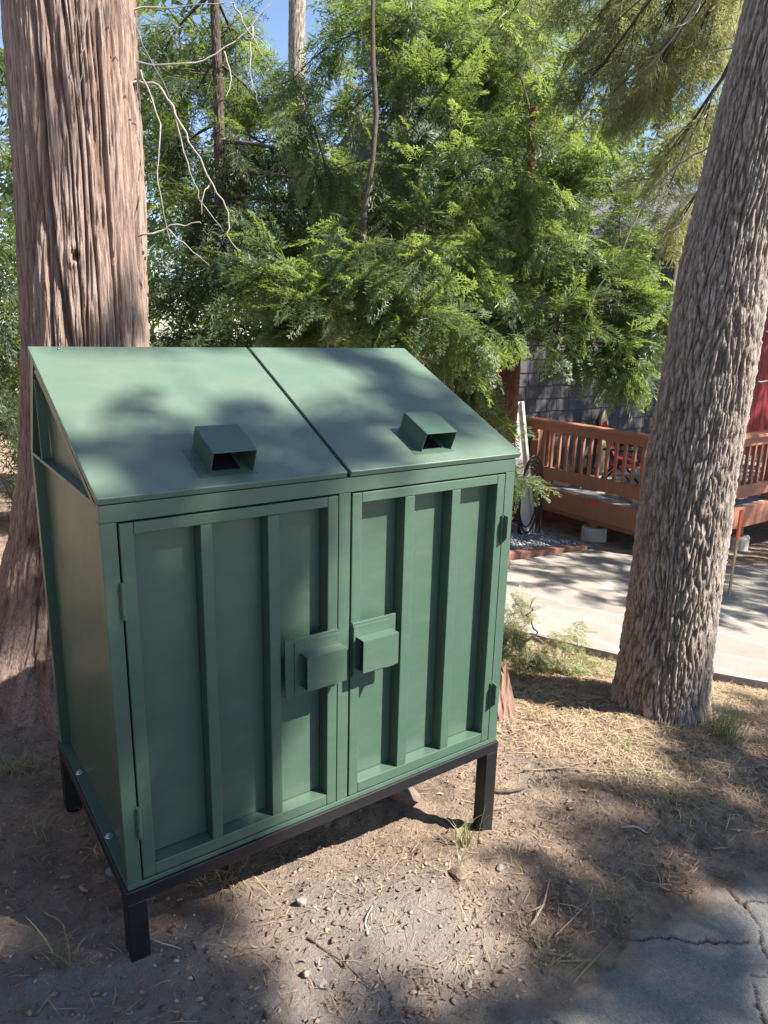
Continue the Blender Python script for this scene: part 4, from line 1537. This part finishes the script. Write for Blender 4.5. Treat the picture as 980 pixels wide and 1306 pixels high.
B_YOUNG = [(3.25, 2.75, 3.05, .30, 70, .05), (3.45, 2.70, 2.75, .30, 70, .1), (3.55, 2.75, 3.35, .32, 70, .1), (3.05, 2.70, 3.45, .30, 60, 0), (3.60, 2.55, 2.45, .26, 50, .15), (2.75, 2.85, 3.55, .28, 50, .1),
  (1.92, 2.5, 1.8, 0.22, 60, 0.1),
 (1.79, 2.77, 1.93, 0.2, 50, 0),
 (2.19, 2.22, 1.89, 0.25, 75, 0.25),
 (2.54, 2.26, 2.02, 0.26, 70, 0.2),
 (2.9, 2.25, 1.97, 0.22, 50, 0.2),
 (2.24, 2.75, 2.08, 0.18, 40, 0.15),
 (1.95, 2.55, 1.6, 0.2, 45, 0),
 (2.29, 2.19, 1.61, 0.22, 60, 0.1),
 (2.53, 2.03, 1.64, 0.24, 65, 0.15),
 (2.81, 2.04, 1.5, 0.22, 55, 0.1),
 (1.94, 3.09, 1.7, 0.2, 40, 0),
 (2.63, 2.53, 2.66, 0.3, 80, -0.1),
 (2.9, 2.57, 2.99, 0.3, 80, -0.05),
 (2.67, 2.78, 3.13, 0.26, 60, -0.1),
 (3.0, 2.5, 2.59, 0.28, 70, 0),
 (2.69, 2.38, 2.32, 0.24, 50, -0.1),
 (2.36, 3.07, 2.56, 0.22, 40, -0.05),
 (2.32, 3.21, 2.92, 0.22, 36, 0.1),
 (2.78, 2.96, 3.57, 0.28, 60, 0),
 (3.22, 2.75, 3.46, 0.28, 60, 0),
 (2.53, 3.36, 3.48, 0.2, 20, 0.3),
 (2.3, 3.46, 3.26, 0.15, 22, 0.4) ]
B_RED = [(4.29, 3.35, 3.75, .34, 60, .1), (4.20, 3.1, 3.23, .32, 60, .1), (4.02, 2.95, 2.75, .30, 55, .15), (4.4, 3.4, 4.1, .36, 60, .1), (3.98, 2.80, 2.33, .26, 50, .15), (5.06, 3.39, 2.8, .36, 60, .1), (4.82, 3.47, 2.92, .34, 55, .1), (5.22, 3.39, 3.16, .36, 60, .15),
  (3.86, 3.28, 2.17, 0.35, 80, 0.1),
 (4.2, 3.1, 2.37, 0.35, 60, 0),
 (3.89, 2.92, 1.91, 0.34, 80, 0.25),
 (4.31, 2.82, 2.11, 0.32, 70, 0.3),
 (3.78, 3.06, 1.72, 0.32, 70, 0.1),
 (4.08, 2.73, 1.73, 0.3, 60, 0.1),
 (4.34, 2.44, 1.77, 0.32, 75, 0.15),
 (4.48, 2.72, 2.18, 0.3, 70, 0.25),
 (4.71, 2.43, 2.18, 0.32, 70, 0.1),
 (4.63, 2.25, 1.84, 0.33, 80, 0),
 (4.81, 2.06, 1.63, 0.3, 65, -0.05),
 (4.4, 2.18, 1.51, 0.3, 65, -0.1),
 (4.23, 2.43, 1.5, 0.26, 45, 0),
 (4.47, 2.07, 1.3, 0.22, 34, 0),
 (3.62, 2.95, 1.38, 0.28, 60, 0.1),
 (3.6, 3.0, 1.13, 0.2, 35, 0.15),
 (3.7, 2.77, 0.99, 0.14, 18, 0.2),
 (4.66, 3.25, 3.06, 0.36, 60, 0.25),
 (4.82, 2.85, 2.96, 0.36, 70, 0.35),
 (4.82, 3.46, 3.68, 0.38, 70, 0.2),
 (4.51, 3.7, 3.36, 0.38, 60, 0.1),
 (4.93, 2.65, 2.58, 0.32, 70, 0.1),
 (4.91, 3.7, 4.25, 0.4, 70, 0.15),
 (4.69, 3.95, 4.15, 0.4, 70, 0.1),
 (3.64, 2.39, 0.48, 0.09, 10, 0.4),
 (3.82, 2.73, 0.73, 0.1, 8, 0.3) ]
B_OLIVE = [ (4.28, 1.59, 3.39, 0.3, 60, 0),
 (4.28, 1.79, 3.2, 0.3, 60, 0.1),
 (4.28, 2.01, 3.49, 0.32, 60, 0.1),
 (4.22, 1.58, 2.78, 0.28, 55, 0.1),
 (4.12, 1.72, 2.59, 0.26, 45, 0.1),
 (4.18, 2.07, 3.05, 0.3, 50, 0.1),
 (4.06, 2.3, 3.52, 0.32, 50, 0),
 (3.92, 2.28, 3.15, 0.26, 35, 0),
 (4.16, 1.58, 2.24, 0.22, 30, 0),
 (4.31, 1.65, 3.63, 0.3, 60, 0),
 (4.27, 2.24, 3.79, 0.3, 50, 0),
 (3.91, 2.48, 3.73, 0.3, 45, 0.1),
 (3.67, 2.78, 3.76, 0.3, 30, 0) ]
B_LEFT = [(3.45, 4.42, 2.73, .45, 60, 0), (3.75, 4.45, 2.5, .4, 50, 0), (3.45, 4.85, 3.05, .45, 60, 0),
  (2.64, 6.17, 3.82, 0.6, 90, 0),
 (2.89, 5.81, 3.22, 0.6, 110, -0.05),
 (2.97, 5.3, 2.59, 0.55, 110, 0),
 (2.49, 5.9, 2.6, 0.6, 110, -0.1),
 (2.44, 6.38, 3.25, 0.55, 90, -0.1),
 (2.59, 5.4, 2.06, 0.5, 90, 0),
 (2.27, 5.83, 1.91, 0.5, 90, 0.1),
 (3.37, 5.74, 3.27, 0.5, 80, 0),
 (2.52, 6.68, 4.34, 0.5, 70, -0.1),
 (3.12, 6.26, 4.36, 0.4, 50, 0),
 (3.25, 6.0, 3.82, 0.4, 60, 0.2),
 (2.4, 5.6, 1.46, 0.45, 80, 0.15),
 (2.86, 5.28, 1.47, 0.4, 60, 0.1),
 (2.1, 5.9, 1.37, 0.4, 60, 0.1),
 (3.38, 5.42, 2.26, 0.5, 80, -0.05) ]
B_MID = [(4.4, 4.7, 4.3, .5, 70, .1), (3.9, 4.6, 4.5, .5, 60, .1), (5.0, 4.4, 4.1, .5, 70, .1), (5.3, 4.2, 4.6, .5, 60, .1),
 (3.9, 4.3, 2.7, .5, 70, 0), (4.6, 4.6, 2.5, .45, 60, 0),
  (4.65, 6.59, 4.02, 0.6, 80, -0.1),
 (4.77, 6.22, 3.11, 0.6, 80, 0),
 (4.25, 6.63, 2.84, 0.5, 70, -0.1),
 (5.37, 6.34, 4.85, 0.7, 90, 0),
 (5.45, 5.76, 3.57, 0.7, 90, -0.1),
 (5.85, 5.71, 4.29, 0.7, 90, 0),
 (5.0, 5.7, 2.39, 0.6, 80, 0),
 (4.39, 5.95, 1.83, 0.6, 80, 0.1),
 (5.13, 5.23, 1.59, 0.6, 80, 0),
 (5.86, 5.07, 3.1, 0.6, 80, -0.1),
 (5.63, 4.99, 1.96, 0.5, 50, -0.1),
 (6.18, 5.59, 5.07, 0.7, 80, 0),
 (5.1, 6.79, 5.25, 0.4, 34, 0) ]
B_BEHIND = [ (0.66, 6.6, 2.35, 0.6, 90, -0.1),
 (0.8, 6.23, 1.49, 0.6, 90, -0.1),
 (0.74, 7.08, 3.26, 0.5, 60, -0.1),
 (0.61, 5.97, 0.64, 0.5, 80, -0.1),
 (0.4, 6.44, 1.27, 0.6, 80, -0.1),
 (0.65, 7.38, 3.99, 0.6, 60, -0.1),
 (1.19, 7.53, 4.07, 0.25, 25, 0),
 (0.61, 5.91, 0.05, 0.35, 50, 0.3) ]

tree('cedar_tree', 'slender young cedar with a thin dark trunk above the enclosure lids', (2.25, 2.45, h1(2.25, 2.45)), (2.27, 2.43, 5.2), .027, B_YOUNG, M['leaf'], SPRAYS, M['branch'], 'cedars behind the enclosure',
     scale=(.14, .27), tint=(.0, .85), limb_r=.011, dead=1, net='forks', dens=1.6, rng=np.random.default_rng(31))
tree('cedar_tree', 'cedar with reddish brown trunk beside the cream corner post', (4.12, 3.0, h1(4.12, 3.0)), (4.16, 2.96, 3.3), .10, B_RED, M['leaf'], SPRAYS, M['red_bark'], 'cedars behind the enclosure',
     scale=(.17, .33), tint=(.0, .9), limb_r=.015, r1=.028, net='forks', dens=1.35, rng=np.random.default_rng(32))
tree('pine_tree', '', pine.location, (2.83, .10, 5.0), .2, B_OLIVE, M['needle'], NEEDLES + SPRAYS[:1], M['pine_bark'], None,
     scale=(.12, .22), tint=(.2, 1), limb_r=.009, dead=3, dens=1.9, rng=np.random.default_rng(33), root=pine)
tree('conifer_tree', 'dense dark conifer right of the big reddish trunk', (2.62, 5.75, h1(2.62, 5.75)), (2.7, 5.7, 6.2), .09, B_LEFT, M['leaf_dark'], MEDIUM, M['branch'], 'cedars behind the enclosure',
     scale=(.2, .38), tint=(.0, .7), limb_r=.02, dens=2.1, rng=np.random.default_rng(34))
tree('conifer_tree', 'dark green conifer standing behind the slender young cedar', (4.75, 5.6, h1(4.75, 5.6)), (4.8, 5.6, 8.0), .11, B_MID, M['leaf'], MEDIUM, M['branch'], 'cedars behind the enclosure',
     scale=(.24, .42), tint=(.05, .75), limb_r=.02, dens=1.8, rng=np.random.default_rng(35))
tree('conifer_tree', 'dark conifer at the left edge behind the big reddish trunk', (.3, 6.5, h1(.3, 6.5)), (.3, 6.5, 8.0), .10, B_BEHIND, M['leaf_dark'], MEDIUM, M['branch'], 'cedars behind the enclosure',
     scale=(.22, .40), tint=(.0, .6), limb_r=.02, dens=1.5, rng=np.random.default_rng(36))
# tall far trunk seen through the gap of sky
rngf = np.random.default_rng(41)
fp = [(6.7 + rngf.normal(0, 1.3), 11.5 + rngf.normal(0, 1.3), z_, .7, 40) for z_ in np.linspace(8.6, 14, 16)]
tree('pine_tree', 'tall far pine trunk standing in a gap of blue sky', (6.6, 11.55, h1(6.6, 11.55)), (6.75, 11.5, 15), .20, fp, M['leaf_dark'], SIMPLE, M['pine_bark'], None, scale=(.35, .6), limb_r=.03, rng=rngf, r1=.10)

# far wood: a mass nobody could count
N = 7500
ang = RNG.uniform(math.radians(8), math.radians(108), N)
dist = RNG.uniform(14.5, 25, N)
fx, fy = CAM_POS.x + dist * np.cos(ang), CAM_POS.y + dist * np.sin(ang)
hmax = 8.2 + 2.2 * perlin(ang * 7, 0, 1.5) + 1.2 * perlin(ang * 19, 0, 4.5) - 5.0 * np.exp(-((ang - math.radians(62.0)) / .06) ** 2) - 5 * np.exp(-((ang - math.radians(83)) / .04) ** 2)
fz = g0(fx, fy) + .1 + RNG.random(N) ** .9 * (hmax + 1)
hole = perlin(fx * .5, fy * .5, fz * .5) > -.28
hole &= ~((fx > 5.4) & (fy < 11) & (fx < 14.5) & (fz < 4.6))
fx, fy, fz = fx[hole], fy[hole], fz[hole]
n_ = len(fx)
dd = RNG.normal(0, 1, (n_, 3)); dd[:, 2] -= .5
tag(place_many('distant_forest', SIMPLE, np.stack([fx, fy, fz], 1), dd, np.array([0, 0, 1.]) + RNG.normal(0, .5, (n_, 3)), RNG.uniform(.55, 1.15, n_), np.clip(RNG.uniform(0, .7, n_), 0, 1), M['leaf_dark'], None), kind='stuff')

# ------------------------------------------------------------------ trees out of frame that shade the place
SX, SY = SUN.x / SUN.z, SUN.y / SUN.z


def shade_clumps(f, x0, x1, y0, y1, step, z0, z1, r, n, seed):
    rg = np.random.default_rng(seed)
    out = []
    for a in np.arange(x0, x1, step):
        for b_ in np.arange(y0, y1, step):
            xx, yy = a + rg.uniform(-.35, .35) * step, b_ + rg.uniform(-.35, .35) * step
            if rg.random() < f(xx, yy):
                z_ = rg.uniform(z0, z1)
                out.append((xx + SX * z_, yy + SY * z_, z_, r, n))
    return out


def near_shade(x, y):
    # measured on level z = 0 along the sun's rays
    u = x - (.60 - .77 * y)          # distance right of the line between the doors
    if -.10 <= y <= .12: return (1.0 if x > -1.1 else .35) if x < .14 else 0
    if .12 < y < .82 and u < -.14: return 1.0 if x > -.95 else .3
    if .82 <= y < .90 and u < -.10: return .9 if x > -.75 else 0
    if .90 <= y < 1.20 and -.62 < x < .42: return 1.0 if x < .08 else .65
    if y > 1.72 and y < 2.4: return .8 if -.9 < x < .3 else 0
    if y >= 2.4: return .12 if -1.7 < x < -.2 else 0
    if y >= 1.20: return .22 if (-.05 < x < .5 and y < 1.65) else 0
    if y < -.10 and x < .22: return 1.0 if x > -1.1 else .35
    if y < -.22 - .55 * x and x < .75: return .95
    if y < -.62 and x < .85: return .6
    if y < -.58 and x >= .85: return .85
    if y < -.20 and x > 1.22 + .4 * (y + .1) and x < 2.05: return .95
    if y < -.10 and x >= 2.05: return .95
    return 0.0


cl = shade_clumps(near_shade, -1.8, 3.8, -1.9, 4.0, .18, 7.2, 9.2, .12, 20, 51)
tree('shade_tree', 'leafy tree across the asphalt lane whose crown shades the enclosure', (5.2, -6.3, h1(5.2, -6.3)), (4.8, -6.6, 10.6), .22, cl, M['leaf'], SIMPLE, M['pine_bark'], 'shade trees out of view',
     scale=(.15, .25), limb_r=.010, net=True, rng=np.random.default_rng(52))


def deck_shade(x, y):
    if x < 4.7 + .5 * math.sin(y * 3): return 0
    if y > 4.4 and x < 6.0: return .55
    return .93


cl = shade_clumps(deck_shade, 4.4, 12.0, .5, 6.6, .40, 4.4, 6.2, .28, 18, 53)
tree('shade_tree', 'leafy tree beside the deck whose crown shades the driveway', (10.2, 1.95, h1(10.2, 1.95)), (10.0, 1.2, 6.8), .20, cl, M['leaf'], SIMPLE, M['red_bark'], 'shade trees out of view',
     scale=(.24, .40), limb_r=.014, net=True, rng=np.random.default_rng(54))
